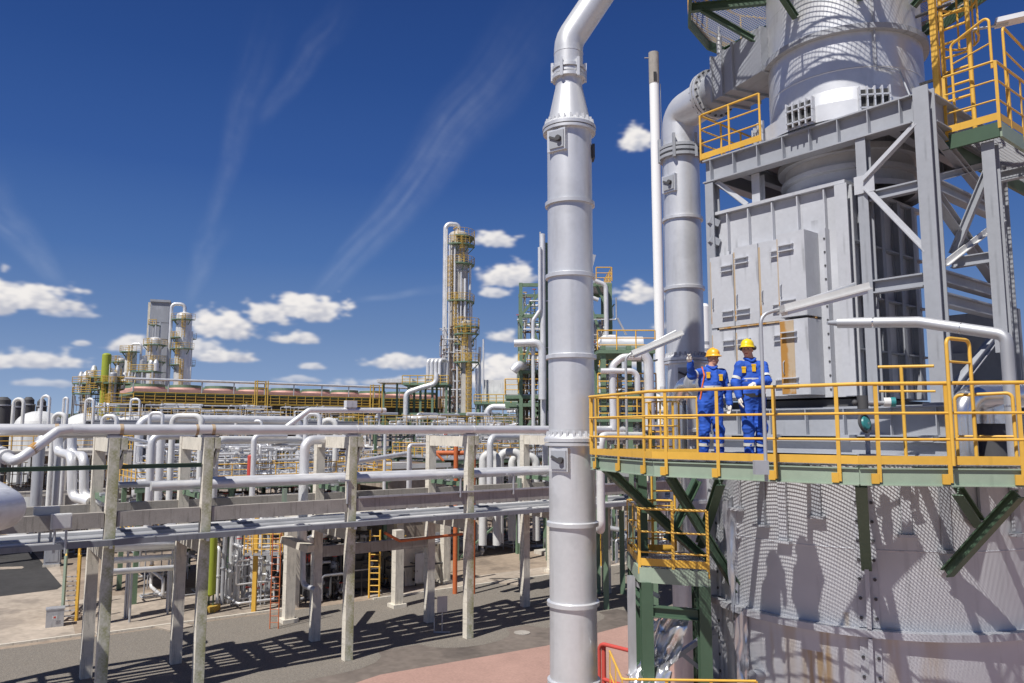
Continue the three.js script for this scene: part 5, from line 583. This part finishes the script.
// green structure with four goose-necks left of the distillation column
{ const d = 104, x = px => P(px, 430, d)[0], y = py => P(430, py, d)[1], t = T('exchanger_frame', 'green steel frame with four silver goose-necks left of tallest column', 'steel structure', [x(430), 0, -d]);
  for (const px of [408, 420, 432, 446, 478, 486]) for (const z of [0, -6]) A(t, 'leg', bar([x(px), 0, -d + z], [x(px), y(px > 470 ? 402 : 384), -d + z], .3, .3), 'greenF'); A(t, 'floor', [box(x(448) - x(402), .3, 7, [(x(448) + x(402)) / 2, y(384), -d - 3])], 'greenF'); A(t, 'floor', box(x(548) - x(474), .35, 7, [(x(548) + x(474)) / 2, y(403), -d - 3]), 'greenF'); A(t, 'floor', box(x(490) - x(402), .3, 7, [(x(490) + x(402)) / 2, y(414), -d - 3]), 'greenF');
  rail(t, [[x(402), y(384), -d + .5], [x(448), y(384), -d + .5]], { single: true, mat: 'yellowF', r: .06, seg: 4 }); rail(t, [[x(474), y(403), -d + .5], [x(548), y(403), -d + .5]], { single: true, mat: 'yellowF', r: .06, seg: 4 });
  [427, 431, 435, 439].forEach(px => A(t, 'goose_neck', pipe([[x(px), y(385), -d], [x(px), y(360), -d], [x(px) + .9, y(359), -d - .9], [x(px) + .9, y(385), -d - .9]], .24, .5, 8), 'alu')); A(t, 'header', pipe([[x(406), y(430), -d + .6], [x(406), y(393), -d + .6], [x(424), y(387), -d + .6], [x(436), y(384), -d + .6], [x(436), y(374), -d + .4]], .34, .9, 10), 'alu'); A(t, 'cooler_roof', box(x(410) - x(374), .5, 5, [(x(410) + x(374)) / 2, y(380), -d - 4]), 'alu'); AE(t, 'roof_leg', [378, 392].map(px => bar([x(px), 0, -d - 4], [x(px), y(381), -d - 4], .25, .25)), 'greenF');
  AE(t, 'pipe_loop', [pipe([[x(487), y(428), -d + 1], [x(487), y(407), -d + 1], [x(520), y(407), -d + 1], [x(520), y(430), -d + 1]], .4, 1, 10), pipe([[x(525), y(430), -d + 1], [x(525), y(408), -d + 1], [x(546), y(408), -d + 1]], .36, 1, 10)], 'alu'); A(t, 'white_tank', box(6, 4, 5, [x(505), y(394), -d - 4]), 'white'); }
tangle('pipe clutter inside the green frame left of the tallest column', 44, 58, 62, 68, 1, 13, 120, 41, .3);
tangle('pipe clutter behind the orange frame', 30, 46, 36, 42, .5, 10.5, 120, 42, .24);
tangle('pipe clutter under the air coolers', -2, 40, 56, 62, .5, 10.8, 170, 43, .28);
// green open structure straddled by the tall duct
{ const d = 60, x = px => P(px, 430, d)[0], y = py => P(560, py, d)[1], t = T('green_structure', 'tall green open steel structure standing behind the tall grey duct', 'steel structure', [x(560), 0, -d]);
  for (const [px, py] of [[521, 283], [547, 243], [585, 250], [612, 284]]) for (const z of [0, -5]) A(t, 'leg', bar([x(px), 0, -d + z], [x(px), y(py), -d + z], .27, .27), 'greenF');
  for (const [py, a, b] of [[285, 519, 614], [316, 519, 614], [372, 519, 614], [397, 505, 640], [405, 505, 640]]) { for (const z of [0, -5]) A(t, 'floor_beam', bar([x(a), y(py), -d + z], [x(b), y(py), -d + z], .2, .26), 'greenF'); if (py !== 316 && py !== 405) { const a0 = a; if (py === 285) { rail(t, [[x(598), y(py) + .28, -d + .1], [x(b), y(py) + .28, -d + .1], [x(b), y(py) + .28, -d - 4.8]], { single: true, r: .045, seg: 5 }); A(t, 'floor', box(x(b) - x(545), .06, 5, [(x(545) + x(b)) / 2, y(py) + .17, -d - 2.5]), 'galv'); continue; } A(t, 'floor', box(x(b) - x(a), .08, 5, [(x(a) + x(b)) / 2, y(py) + .17, -d - 2.5]), 'galv'); rail(t, [[x(a), y(py) + .28, -d - 4.8], [x(a), y(py) + .28, -d + .1], [x(b), y(py) + .28, -d + .1], [x(b), y(py) + .28, -d - 4.8]], { single: true, r: .045, seg: 5, mat: 'yellow' }); } }
  for (const [a, pa, b, pb] of [[521, 316, 547, 285], [534, 330, 547, 370], [585, 285, 600, 330], [612, 316, 598, 285], [521, 372, 535, 330], [600, 372, 612, 330], [525, 430, 547, 400], [547, 430, 530, 400]]) A(t, 'brace', bar([x(a), y(pa), -d + .05], [x(b), y(pb), -d + .05], .2, .2), 'greenF');
  AE(t, 'vertical_pipe', [pipe([[x(543), y(440), -d + .6], [x(543), y(236), -d + .6]], .22), pipe([[x(607), y(350), -d + .5], [x(607), y(286), -d + .5], [x(596), y(282), -d + .5]], .18), pipe([[x(533), y(430), -d + .9], [x(533), y(322), -d + .9], [x(540), y(312), -d + .9], [x(540), y(250), -d + .9]], .14)], 'alu'); AE(t, 'elbow_pipe', [pipe([[x(514), y(345), -d + 1.2], [x(542), y(344), -d + 1.2], [x(542), y(400), -d + 1.2]], .3, .7), pipe([[x(513), y(372), -d + 1], [x(518), y(366), -d + 1], [x(528), y(366), -d - 1]], .35, .6)], 'alu'); AE(t, 'drum', [cyl([x(595), y(330), -d - 2], [x(612), y(332), -d - 2], .8, .8, 16), cyl([x(580), y(352), -d - 2], [x(612), y(354), -d - 2], .6, .6, 16)], 'alu'); AE(t, 'vent_mast', [bar([x(541), y(260), -d], [x(541), y(232), -d], .12, .12), bar([x(592), y(270), -d], [x(596), y(255), -d], .3, .3)], 'galv'); AE(t, 'fitting', [pipe([[x(600), y(300), -d], [x(590), y(296), -d], [x(590), y(276), -d]], .16), pipe([[x(598), y(345), -d + .5], [x(604), y(338), -d + .5], [x(616), y(338), -d + .5]], .2)], 'alu'); }
const wxz = (x, t, y) => [x, y, -t];
tangle('pipes and valves packed inside the tall green structure', .6, 7.9, 60, 64.5, 9, 20.5, 90, 51, .16, wxz);
tangle('thin green steel members of the tall green structure', .4, 8.1, 59.6, 65, 9, 22, 70, 52, .07, wxz, 'greenF');
tangle('pipe clutter on the platform between the two ducts', 5.3, 8.3, 44.2, 47.5, 9, 13.8, 50, 53, .14, wxz);
tangle('small piping round the tallest distillation column', -11, -5.5, 117, 119, 10, 26, 60, 54, .2, wxz, 'brown');
tangle('skyline clutter between the left columns', -82, -66, 146, 150, 10, 19, 90, 55, .3, wxz, 'brown');
// platform, drums and pipes right of the tall duct
{ const d = 44, x = px => P(px, 430, d)[0], y = py => P(620, py, d)[1], t = T('drum_platform', 'raised platform with silver drums between the two grey ducts', 'platform', [x(630), 0, -d]);
  for (const px of [604, 630, 652]) for (const z of [0, -4]) A(t, 'leg', bar([x(px), 0, -d + z], [x(px), y(346), -d + z], .28, .28), 'greenF'); for (const py of [352, 395, 420]) { A(t, 'floor', box(x(656) - x(598), .2, 4.6, [x(627), y(py), -d - 2]), 'greenF'); rail(t, [[x(598), y(py) + .1, -d + .3], [x(656), y(py) + .1, -d + .3]], { single: true, r: .04, seg: 5 }); }
  A(t, 'drum', cyl([x(606), y(341), -d - 2], [x(650), y(341), -d - 2], .5, .5, 18), 'alu'); AE(t, 'pipe_bend', [pipe([[x(612), y(430), -d + .6], [x(612), y(366), -d + .6], [x(622), y(358), -d + .6], [x(640), y(358), -d + .6]], .2), pipe([[x(648), y(430), -d + .6], [x(648), y(362), -d + .6], [x(640), y(350), -d + .6]], .28), pipe([[x(600), y(372), -d + .8], [x(636), y(372), -d + .8], [x(636), y(392), -d + .8]], .16)], 'alu'); A(t, 'hoist_arm', bar([x(628), y(335), -d], [x(619), y(318), -d], .1, .1), 'galv'); }
tangle('pipework crowded under the raised drum platform', 22, 28, 2, 8, 1, 12.5, 70, 61, .2);
// white stacks
{ const d = 57, X = P(661, 400, d)[0], H = P(657.5, 53, d)[1], t = T('white_stack', 'tall thin white stack with bare steel tip between the two ducts', 'stack', [X, 0, -d]); const y2 = P(658, 84, d)[1]; A(t, 'shell', lat([[.37, 0], [.37, y2]], [X, 0, -d], 20), 'whiteB'); A(t, 'tip', lat([[.37, y2], [.39, y2], [.39, H], [.33, H], [.33, H - .5]], [X, 0, -d], 20), 'concD'); A(t, 'port', box(.22, .7, .1, [X, y2 + .45, -d + .38]), 'black'); A(t, 'stub', cyl([X - .7, H - .4, -d], [X - .3, H - .4, -d], .05, .05, 6), 'concD'); A(t, 'cable', cyl([X + .47, 0, -d], [X + .47, y2, -d], .03, .03, 5), 'greyB'); }
{ const d = 62, X = P(705, 400, d)[0], t = T('white_stack', 'stubby white stack seen between rear duct and furnace box', 'stack', [X, 0, -d]); A(t, 'shell', lat([[.55, 0], [.55, P(703, 307, d)[1]], [.4, P(703, 304, d)[1]], [.01, P(703, 304, d)[1]]], [X, 0, -d], 20), 'whiteB'); AE(t, 'band', [345, 352].map(py => lat([[.55, P(703, py, d)[1]], [.56, P(703, py, d)[1]], [.56, P(703, py - 3, d)[1]], [.55, P(703, py - 3, d)[1]]], [X, 0, -d], 20)), 'greyB'); }
// horizontal silver pipe bend behind the pointing worker
{ const t = T('bypass_pipe', 'silver pipe bend behind the pointing worker', 'pipe', P(680, 470, 18.5)); A(t, 'jacket', pipe([P(702, 384, 17.6), P(684, 385, 18.2), P(679, 398, 18.6), [P(679, 398, 18.6)[0], 6.8, P(679, 398, 18.6)[2]]], .19, .35, 14), 'aluS'); A(t, 'flange', pipe([P(695, 384, 17.8), P(693, 384, 17.87)], .27, .2, 14), 'galv'); }
// far horizon
{ const R = rng(77), ridge = (d, h, seed, m) => { const pts = []; for (let i = 0; i <= 120; i++) pts.push([-3600 + i * 60, h * (.35 + fbm(i * .07, 1, 4, 0, seed))]); const pos = [], nor = [], uv = [], idx = []; pts.forEach(([x, y], i) => { pos.push(x, -2, -d, x, y, -d - 200, x, 0, -d - 900); nor.push(0, .9, .44, 0, 1, 0, 0, .9, -.44); uv.push(x, 0, x, 200, x, 900); if (i < 120) { const o = i * 3; idx.push(o, o + 3, o + 1, o + 1, o + 3, o + 4, o + 1, o + 4, o + 2, o + 2, o + 4, o + 5); } }); S('hills', mk(pos, nor, uv, idx), m); }; M('field', .07, .10, .045, .95, 0, { map: TX.soil }); ridge(1500, 34, 5, 'field'); ridge(2600, 70, 9, 'field'); }

// ================= THE TWO WORKERS =================
// surface nets over a distance field f(x,y,z); returns position / normal / colour arrays
function nets(f, colr, lo, hi, cell) {
  const n = [0, 1, 2].map(k => Math.ceil((hi[k] - lo[k]) / cell) + 1), [nx, ny, nz] = n, val = new Float32Array(nx * ny * nz), id = (i, j, k) => (k * ny + j) * nx + i;
  for (let k = 0; k < nz; k++) for (let j = 0; j < ny; j++) for (let i = 0; i < nx; i++) val[id(i, j, k)] = f(lo[0] + i * cell, lo[1] + j * cell, lo[2] + k * cell);
  const pos = [], nor = [], col = [], uv = [], idx = [], vi = new Int32Array(nx * ny * nz).fill(-1), E = [[0, 1], [0, 2], [0, 4], [1, 3], [1, 5], [2, 3], [2, 6], [3, 7], [4, 5], [4, 6], [5, 7], [6, 7]];
  for (let k = 0; k < nz - 1; k++) for (let j = 0; j < ny - 1; j++) for (let i = 0; i < nx - 1; i++) {
    const c = []; let m = 0; for (let q = 0; q < 8; q++) { const v = val[id(i + (q & 1), j + ((q >> 1) & 1), k + (q >> 2))]; c.push(v); if (v < 0) m++; } if (!m || m === 8) continue;
    let x = 0, y = 0, z = 0, s = 0; for (const [a, b] of E) if ((c[a] < 0) !== (c[b] < 0)) { const t = c[a] / (c[a] - c[b]); x += mix(a & 1, b & 1, t); y += mix((a >> 1) & 1, (b >> 1) & 1, t); z += mix(a >> 2, b >> 2, t); s++; }
    const p = [lo[0] + (i + x / s) * cell, lo[1] + (j + y / s) * cell, lo[2] + (k + z / s) * cell], e = cell * .6, g = [f(p[0] + e, p[1], p[2]) - f(p[0] - e, p[1], p[2]), f(p[0], p[1] + e, p[2]) - f(p[0], p[1] - e, p[2]), f(p[0], p[1], p[2] + e) - f(p[0], p[1], p[2] - e)], L = Math.hypot(...g) || 1;
    vi[id(i, j, k)] = pos.length / 3; pos.push(...p); nor.push(g[0] / L, g[1] / L, g[2] / L); col.push(...colr(...p)); uv.push(p[0], p[1]);
  }
  for (let k = 1; k < nz - 1; k++) for (let j = 1; j < ny - 1; j++) for (let i = 1; i < nx - 1; i++) { const s = val[id(i, j, k)] < 0; const quad = (a, b, c, d, fl) => { if (a < 0 || b < 0 || c < 0 || d < 0) return; fl ? idx.push(a, b, c, a, c, d) : idx.push(a, c, b, a, d, c); };
    if (s !== (val[id(i + 1, j, k)] < 0)) quad(vi[id(i, j - 1, k - 1)], vi[id(i, j, k - 1)], vi[id(i, j, k)], vi[id(i, j - 1, k)], s); if (s !== (val[id(i, j + 1, k)] < 0)) quad(vi[id(i - 1, j, k - 1)], vi[id(i - 1, j, k)], vi[id(i, j, k)], vi[id(i, j, k - 1)], s); if (s !== (val[id(i, j, k + 1)] < 0)) quad(vi[id(i - 1, j - 1, k)], vi[id(i, j - 1, k)], vi[id(i, j, k)], vi[id(i - 1, j, k)], s); }
  const g = mk(pos, nor, uv, idx); g.setAttribute('color', new THREE.Float32BufferAttribute(col, 3)); return g;
}
const cap = (x, y, z, a, b, ra, rb) => { const bx = b[0] - a[0], by = b[1] - a[1], bz = b[2] - a[2], px = x - a[0], py = y - a[1], pz = z - a[2], t = clamp((px * bx + py * by + pz * bz) / (bx * bx + by * by + bz * bz)); return Math.hypot(px - bx * t, py - by * t, pz - bz * t) - mix(ra, rb, t); };
const ell = (x, y, z, c, r) => { const a = (x - c[0]) / r[0], b = (y - c[1]) / r[1], d = (z - c[2]) / r[2], k = Math.hypot(a, b, d); return (k - 1) * Math.min(r[0], r[1], r[2]); };
const smin = (a, b, k) => { const h = clamp(.5 + .5 * (b - a) / k); return mix(b, a, h) - k * h * (1 - h); };
const BLUE = [.016, .085, .46], SKIN = [.62, .34, .24], GLV = [.72, .69, .63], BOOT = [.03, .028, .026], RED = [.5, .15, .08];
M('bodyM', 1, 1, 1, .8, 0, { vertexColors: true, bumpMap: TX.fine, bumpScale: .002 });
M('helmetY', .86, .62, .02, .3); M('helmetO', .88, .44, .03, .35); M('tape', .62, .62, .58, .4); M('strapO', .75, .16, .03, .7); M('badge', .85, .5, .02, .6); M('eye', .04, .03, .03, .3);
function hand(w, dir, up, out, point) { // glove: palm + four fingers + thumb from the wrist w along dir; up = palm normal, out = thumb side
  const q = (a, b, c) => [w[0] + dir[0] * a + out[0] * b + up[0] * c, w[1] + dir[1] * a + out[1] * b + up[1] * c, w[2] + dir[2] * a + out[2] * b + up[2] * c], B = [[q(0, 0, 0), q(.085, .0, .002), .031, .034], [q(.05, .022, 0), q(.088, .026, 0), .022, .02], [q(.05, -.022, 0), q(.085, -.028, 0), .022, .02]];
  [[.03, .085, 0], [.01, .095, 1], [-.012, .088, 2], [-.032, .068, 3]].forEach(([b, L, i]) => { const k = point && i === 0 ? .05 : 1, a = q(.088, b, 0), m = q(.088 + L * .5, b * 1.1, .012 * k + (point && i ? .02 : 0)), e = q(.088 + L * (point && i ? .5 : .88), b * 1.1, (point && i ? .06 : .038 * k)); B.push([a, m, .0125, .0115], [m, e, .0115, .0098]); });
  B.push([q(.02, .03, .006), q(.055, .058, .016), .0155, .013], [q(.055, .058, .016), q(.095, .062, .028), .013, .0105]); return B;
}
function person(o) {
  const t = T('person', o.label, 'person', o.base, 'workers on the platform'), J = o.J, H = o.hands.map(h => hand(...h)), hb = H.flat(), nz = o.seed;
  const limbs = [[J.hipL, J.kneeL, .112, .09], [J.kneeL, J.ankL, .088, .078], [J.hipR, J.kneeR, .112, .09], [J.kneeR, J.ankR, .088, .078], [J.shL, J.elL, .08, .066], [J.elL, J.wrL, .065, .05], [J.shR, J.elR, .08, .066], [J.elR, J.wrR, .065, .05]];
  const feet = [[J.ankL, o.toeL], [J.ankR, o.toeR]].map(([a, b]) => [[a[0], .05, a[2]], b]);
  const wr = (x, y, z) => .022 * (vn(x * 16 + 50, y * 11 + z * 9 + 50, 0, nz) - .5) + .012 * (vn(y * 34 + 90, x * 26 - z * 26 + 90, 0, nz + 5) - .5);
  const body = (x, y, z) => {
    let d = 9; const tor = smin(smin(ell(x, y, z, J.chest, [.21, .21, .145]), ell(x, y, z, J.belly, [.195, .2, .15]), .1), ell(x, y, z, J.pel, [.195, .15, .145]), .1); d = smin(tor, cap(x, y, z, J.shL, J.shR, .075, .075), .07);
    limbs.forEach((l, i) => { d = smin(d, cap(x, y, z, ...l), i < 4 ? (i % 2 ? .04 : .06) : .045); }); d += wr(x, y, z); d = smin(d, cap(x, y, z, J.neck, J.head, .068, .058), .035);
    for (const [a, b] of feet) d = smin(d, cap(x, Math.max(y, .012), z, a, b, .052, .046), .04); return d;
  };
  const near = (p, q, r) => Math.hypot(p[0] - q[0], p[1] - q[1], p[2] - q[2]) < r;
  const bc = (x, y, z) => { if (y < .085) return BOOT; if (y > J.neck[1] + .035 && Math.hypot(x - J.neck[0], z - J.neck[2]) < .1) return SKIN; for (const w of [J.wrL, J.wrR]) if (near([x, y, z], w, .05)) return GLV; const k = .85 + .3 * vn(x * 20 + 9, y * 14 + z * 11 + 9, 0, nz + 2); return [BLUE[0] * k, BLUE[1] * k, BLUE[2] * k]; };
  const pts = Object.values(J), lo = [0, 1, 2].map(k => Math.min(...pts.map(p => p[k]), ...feet.map(f => f[1][k])) - .2), hi = [0, 1, 2].map(k => Math.max(...pts.map(p => p[k]), ...feet.map(f => f[1][k])) + .2); lo[1] = -.02; hi[1] = J.head[1] - .02;
  const gs = [nets(body, bc, lo, hi, .0135)];
  for (const h of H) { const l = [0, 1, 2].map(k => Math.min(...h.map(b => Math.min(b[0][k], b[1][k]))) - .05), u = [0, 1, 2].map(k => Math.max(...h.map(b => Math.max(b[0][k], b[1][k]))) + .05); gs.push(nets((x, y, z) => h.reduce((d, b, i) => smin(d, cap(x, y, z, ...b), i < 3 ? .02 : .006), 9), () => GLV, l, u, .0045)); }
  // head, built facing +z then turned
  const ca = Math.cos(o.yaw), sa = Math.sin(o.yaw), hd = J.head, toL = (x, y, z) => { const dx = x - hd[0], dz = z - hd[2]; return [dx * ca - dz * sa, y - hd[1], dx * sa + dz * ca]; };
  const headF = (X, Y, Z) => { const [x, y, z] = toL(X, Y, Z); let d = ell(x, y, z, [0, .02, -.012], [.076, .112, .096]); d = smin(d, ell(x, y, z, [0, -.055, .03], [.052, .062, .058]), .03); d = smin(d, cap(x, y, z, [0, .012, .078], [0, -.03, .1], .011, .017), .012); for (const s of [-1, 1]) { d = smin(d, ell(x, y, z, [s * .078, -.005, -.008], [.012, .032, .02]), .008); d = smin(d, cap(x, y, z, [s * .012, .03, .08], [s * .05, .03, .066], .012, .01), .015); d = smin(d, ell(x, y, z, [s * .04, -.03, .058], [.025, .022, .024]), .02); d = Math.max(d, -ell(x, y, z, [s * .031, .01, .088], [.016, .009, .012])); } d = smin(d, ell(x, y, z, [0, -.065, .078], [.026, .008, .014]), .006); return smin(d, cap(x, y, z, [0, -.08, -.02], [0, -.19, -.035], .056, .06), .03); };
  gs.push(nets(headF, (X, Y, Z) => { const [x, y, z] = toL(X, Y, Z); if (z > .06 && Math.abs(y + .066) < .008 && Math.abs(x) < .026) return [.36, .12, .09]; if (y > .03 && z < .02 || z < -.05 && y > -.06) return [.10, .075, .055]; const k = .9 + .2 * vn(x * 60 + 9, y * 60 + 9, 0, 3); return [SKIN[0] * k, SKIN[1] * k, SKIN[2] * k]; }, [hd[0] - .14, hd[1] - .2, hd[2] - .15], [hd[0] + .14, hd[1] + .16, hd[2] + .15], .006));
  if (o.scale) t.scale.setScalar(o.scale); const W = a => [a[0] + o.base[0], a[1] + o.base[1], a[2] + o.base[2]], g = mergeGeometries(gs); g.translate(...o.base); const bm = A(t, 'body', g, 'bodyM');
  const hl = (x, y, z) => W([hd[0] + x * ca + z * sa, hd[1] + y, hd[2] - x * sa + z * ca]);
  for (const s of [-1, 1]) A(t, 'eye', sph(hl(s * .031, .011, .076), .011, 10), 'eye');
  // helmet: shell, brim with front peak, ridge
  { const pos = [], nor = [], uv = [], idx = [], put = (a, r, y) => { const pk = Math.pow(Math.max(0, Math.cos(a - Math.PI / 2)), 3), q = hl(r * Math.cos(a) * .92, y, (r * 1.12 + (r > .115 ? .03 * pk : 0)) * Math.sin(a)); pos.push(...q); nor.push(0, 1, 0); uv.push(a, r); }; const prof = [[.108, .036], [.132, .034], [.134, .04], [.113, .054], [.111, .08], [.104, .115], [.085, .148], [.055, .168], [.02, .176], [.001, .177]], sg = 32; prof.forEach(([r, y], i) => { for (let k = 0; k <= sg; k++) { put(k / sg * 6.28319, r, y); if (i && k < sg) { const p = i * (sg + 1) + k, q = p - sg - 1; idx.push(q, p, q + 1, q + 1, p, p + 1); } } }); const hg = mk(pos, nor, uv, idx); hg.computeVertexNormals(); const hm = A(t, 'helmet', hg, new THREE.MeshStandardMaterial({ color: mats[o.helmet].color, roughness: .35, side: THREE.DoubleSide })); A(hm, 'ridge', pipe([hl(0, .172, .03), hl(0, .182, 0), hl(0, .172, -.06), hl(0, .14, -.1)], .012, .05, 6), o.helmet); if (o.muff) A(t, 'ear_muff', [sph(hl(.1, .03, -.02), .04, 10), sph(hl(-.1, .03, -.02), .04, 10)], 'dark'); if (o.logo) A(hm, 'emblem', sph(hl(0, .09, .105), .022, 8), 'red'); }
  const ring = (c, n, rx, rz, h, m, name) => { const nn = V(n).normalize(), pos = [], nor = [], uv = [], idx = []; const x = Math.abs(nn.y) > .9 ? new THREE.Vector3(1, 0, 0) : new THREE.Vector3(0, 1, 0).cross(nn).normalize(); x.addScaledVector(nn, -x.dot(nn)).normalize(); const y = nn.clone().cross(x); for (let k = 0; k <= 28; k++) { const a = k / 28 * 6.28319, q = x.clone().multiplyScalar(Math.cos(a) * rx).addScaledVector(y, Math.sin(a) * rz), u = x.clone().multiplyScalar(Math.cos(a) / rx).addScaledVector(y, Math.sin(a) / rz).normalize(); for (const s of [-1, 1]) { pos.push(c[0] + q.x + nn.x * s * h / 2, c[1] + q.y + nn.y * s * h / 2, c[2] + q.z + nn.z * s * h / 2); nor.push(u.x, u.y, u.z); uv.push(a * .2, s * h); } if (k < 28) { const p = k * 2; idx.push(p, p + 2, p + 1, p + 1, p + 2, p + 3); } } const r = mk(pos, nor, uv, idx); r.translate(...o.base); return A(t, name, r, new THREE.MeshStandardMaterial({ color: mats[m].color, roughness: .6, side: THREE.DoubleSide })); };
  const yv = [0, 1, 0]; ring([J.belly[0], o.tape, J.belly[2]], yv, .205, .163, .05, 'tape', 'reflective_band'); if (o.belt) ring([J.pel[0], o.belt, J.pel[2]], yv, .212, .168, .06, 'black', 'belt');
  for (const [k, a] of [['kneeL', 'ankL'], ['kneeR', 'ankR']]) { const c = lerp3(J[k], J[a], .62); ring(c, [J[a][0] - J[k][0], J[a][1] - J[k][1], J[a][2] - J[k][2]], .09, .09, .05, 'tape', 'reflective_band'); }
  for (const [k, a] of [['shL', 'elL'], ['shR', 'elR']]) { const c = lerp3(J[k], J[a], .72); ring(c, [J[a][0] - J[k][0], J[a][1] - J[k][1], J[a][2] - J[k][2]], .08, .08, .045, 'tape', 'reflective_band'); }
  o.pockets.forEach(([x, y, z, h]) => A(t, 'pocket_flap', [box(.055, h, .03, W([x, y, z])), box(.065, .03, .036, W([x, y + h * .45, z]))], 'badge'));
  o.straps.forEach(pts => A(t, 'strap', pipe(pts.map(W), .014, .03, 6), 'strapO'));
  A(t, 'collar', [pipe([W(off(J.neck, -.085, .035, -.01)), W(off(J.neck, -.06, .02, .07)), W(off(J.neck, 0, -.03, .1)), W(off(J.neck, .06, .02, .07)), W(off(J.neck, .085, .035, -.01)), W(off(J.neck, .05, .05, -.08)), W(off(J.neck, -.05, .05, -.08)), W(off(J.neck, -.085, .035, -.01))], .022, .04, 8)], new THREE.MeshStandardMaterial({ color: new THREE.Color().setRGB(...BLUE), roughness: .85 }));
}
// left worker: points left with his right arm, left arm hanging, looks to his colleague
person({ label: 'smiling worker in blue coverall and orange-yellow helmet pointing to the left', base: [P(709.5, 450, 13.1)[0], DK, -13.1], seed: 7, yaw: .55, helmet: 'helmetO', logo: true, tape: 1.2,
  J: { hipL: [.13, .9, 0], kneeL: [.15, .5, .05], ankL: [.16, .1, 0], hipR: [-.07, .9, 0], kneeR: [-.09, .5, .06], ankR: [-.1, .1, .03], pel: [.03, .96, 0], belly: [.05, 1.13, .01], chest: [.07, 1.33, 0], shL: [.25, 1.44, -.02], shR: [-.1, 1.46, 0], elL: [.35, 1.16, -.02], wrL: [.345, .92, .06], elR: [-.3, 1.4, .13], wrR: [-.34, 1.6, .25], neck: [.08, 1.53, 0], head: [.10, 1.69, .02] }, toeL: [.2, .045, .17], toeR: [-.12, .045, .2],
  hands: [[[.345, .92, .06], [-.02, -.99, .12], [-.9, 0, .3], [.3, .05, .95]], [[-.34, 1.6, .25], [-.45, .75, .48], [.75, .5, -.1], [.2, .2, .95], true]], pockets: [[-.02, 1.4, .14, .09], [.19, 1.36, .13, .1]], straps: [[[-.1, 1.55, .05], [-.08, 1.4, .12], [-.12, 1.2, .1], [-.15, 1.0, .08]]] });
// right worker: leans on the rail with his left hand, looks left
person({ label: 'worker in blue coverall and bright yellow helmet leaning on the railing', base: [P(753.5, 450, 12.75)[0], DK, -12.75], scale: 1.03, seed: 19, yaw: -.55, helmet: 'helmetY', muff: true, tape: 1.27, belt: 1.02,
  J: { hipL: [.1, .93, 0], kneeL: [.12, .51, .06], ankL: [.12, .1, 0], hipR: [-.09, .93, 0], kneeR: [-.09, .51, .08], ankR: [-.08, .1, .05], pel: [.01, .99, 0], belly: [.015, 1.17, .015], chest: [.01, 1.37, .01], shL: [.19, 1.49, 0], shR: [-.17, 1.49, .03], elL: [.19, 1.24, .2], wrL: [-.08, 1.17, .36], elR: [-.27, 1.22, .06], wrR: [-.24, .99, .16], neck: [-.01, 1.58, .01], head: [-.05, 1.75, .03] }, toeL: [.14, .045, .18], toeR: [-.12, .045, .23],
  hands: [[[-.08, 1.17, .36], [-.6, -.12, .78], [0, -.98, -.15], [.75, .1, .6]], [[-.24, .99, .16], [.05, -.97, .2], [.9, 0, .3], [-.2, .1, .97]]], pockets: [[.0, 1.45, .16, .11], [-.15, 1.42, .13, .09]], straps: [[[.17, 1.58, .05], [.18, 1.42, .12], [.19, 1.2, .1], [.18, 1.05, .08]]] });

renderer.render(scene, camera);
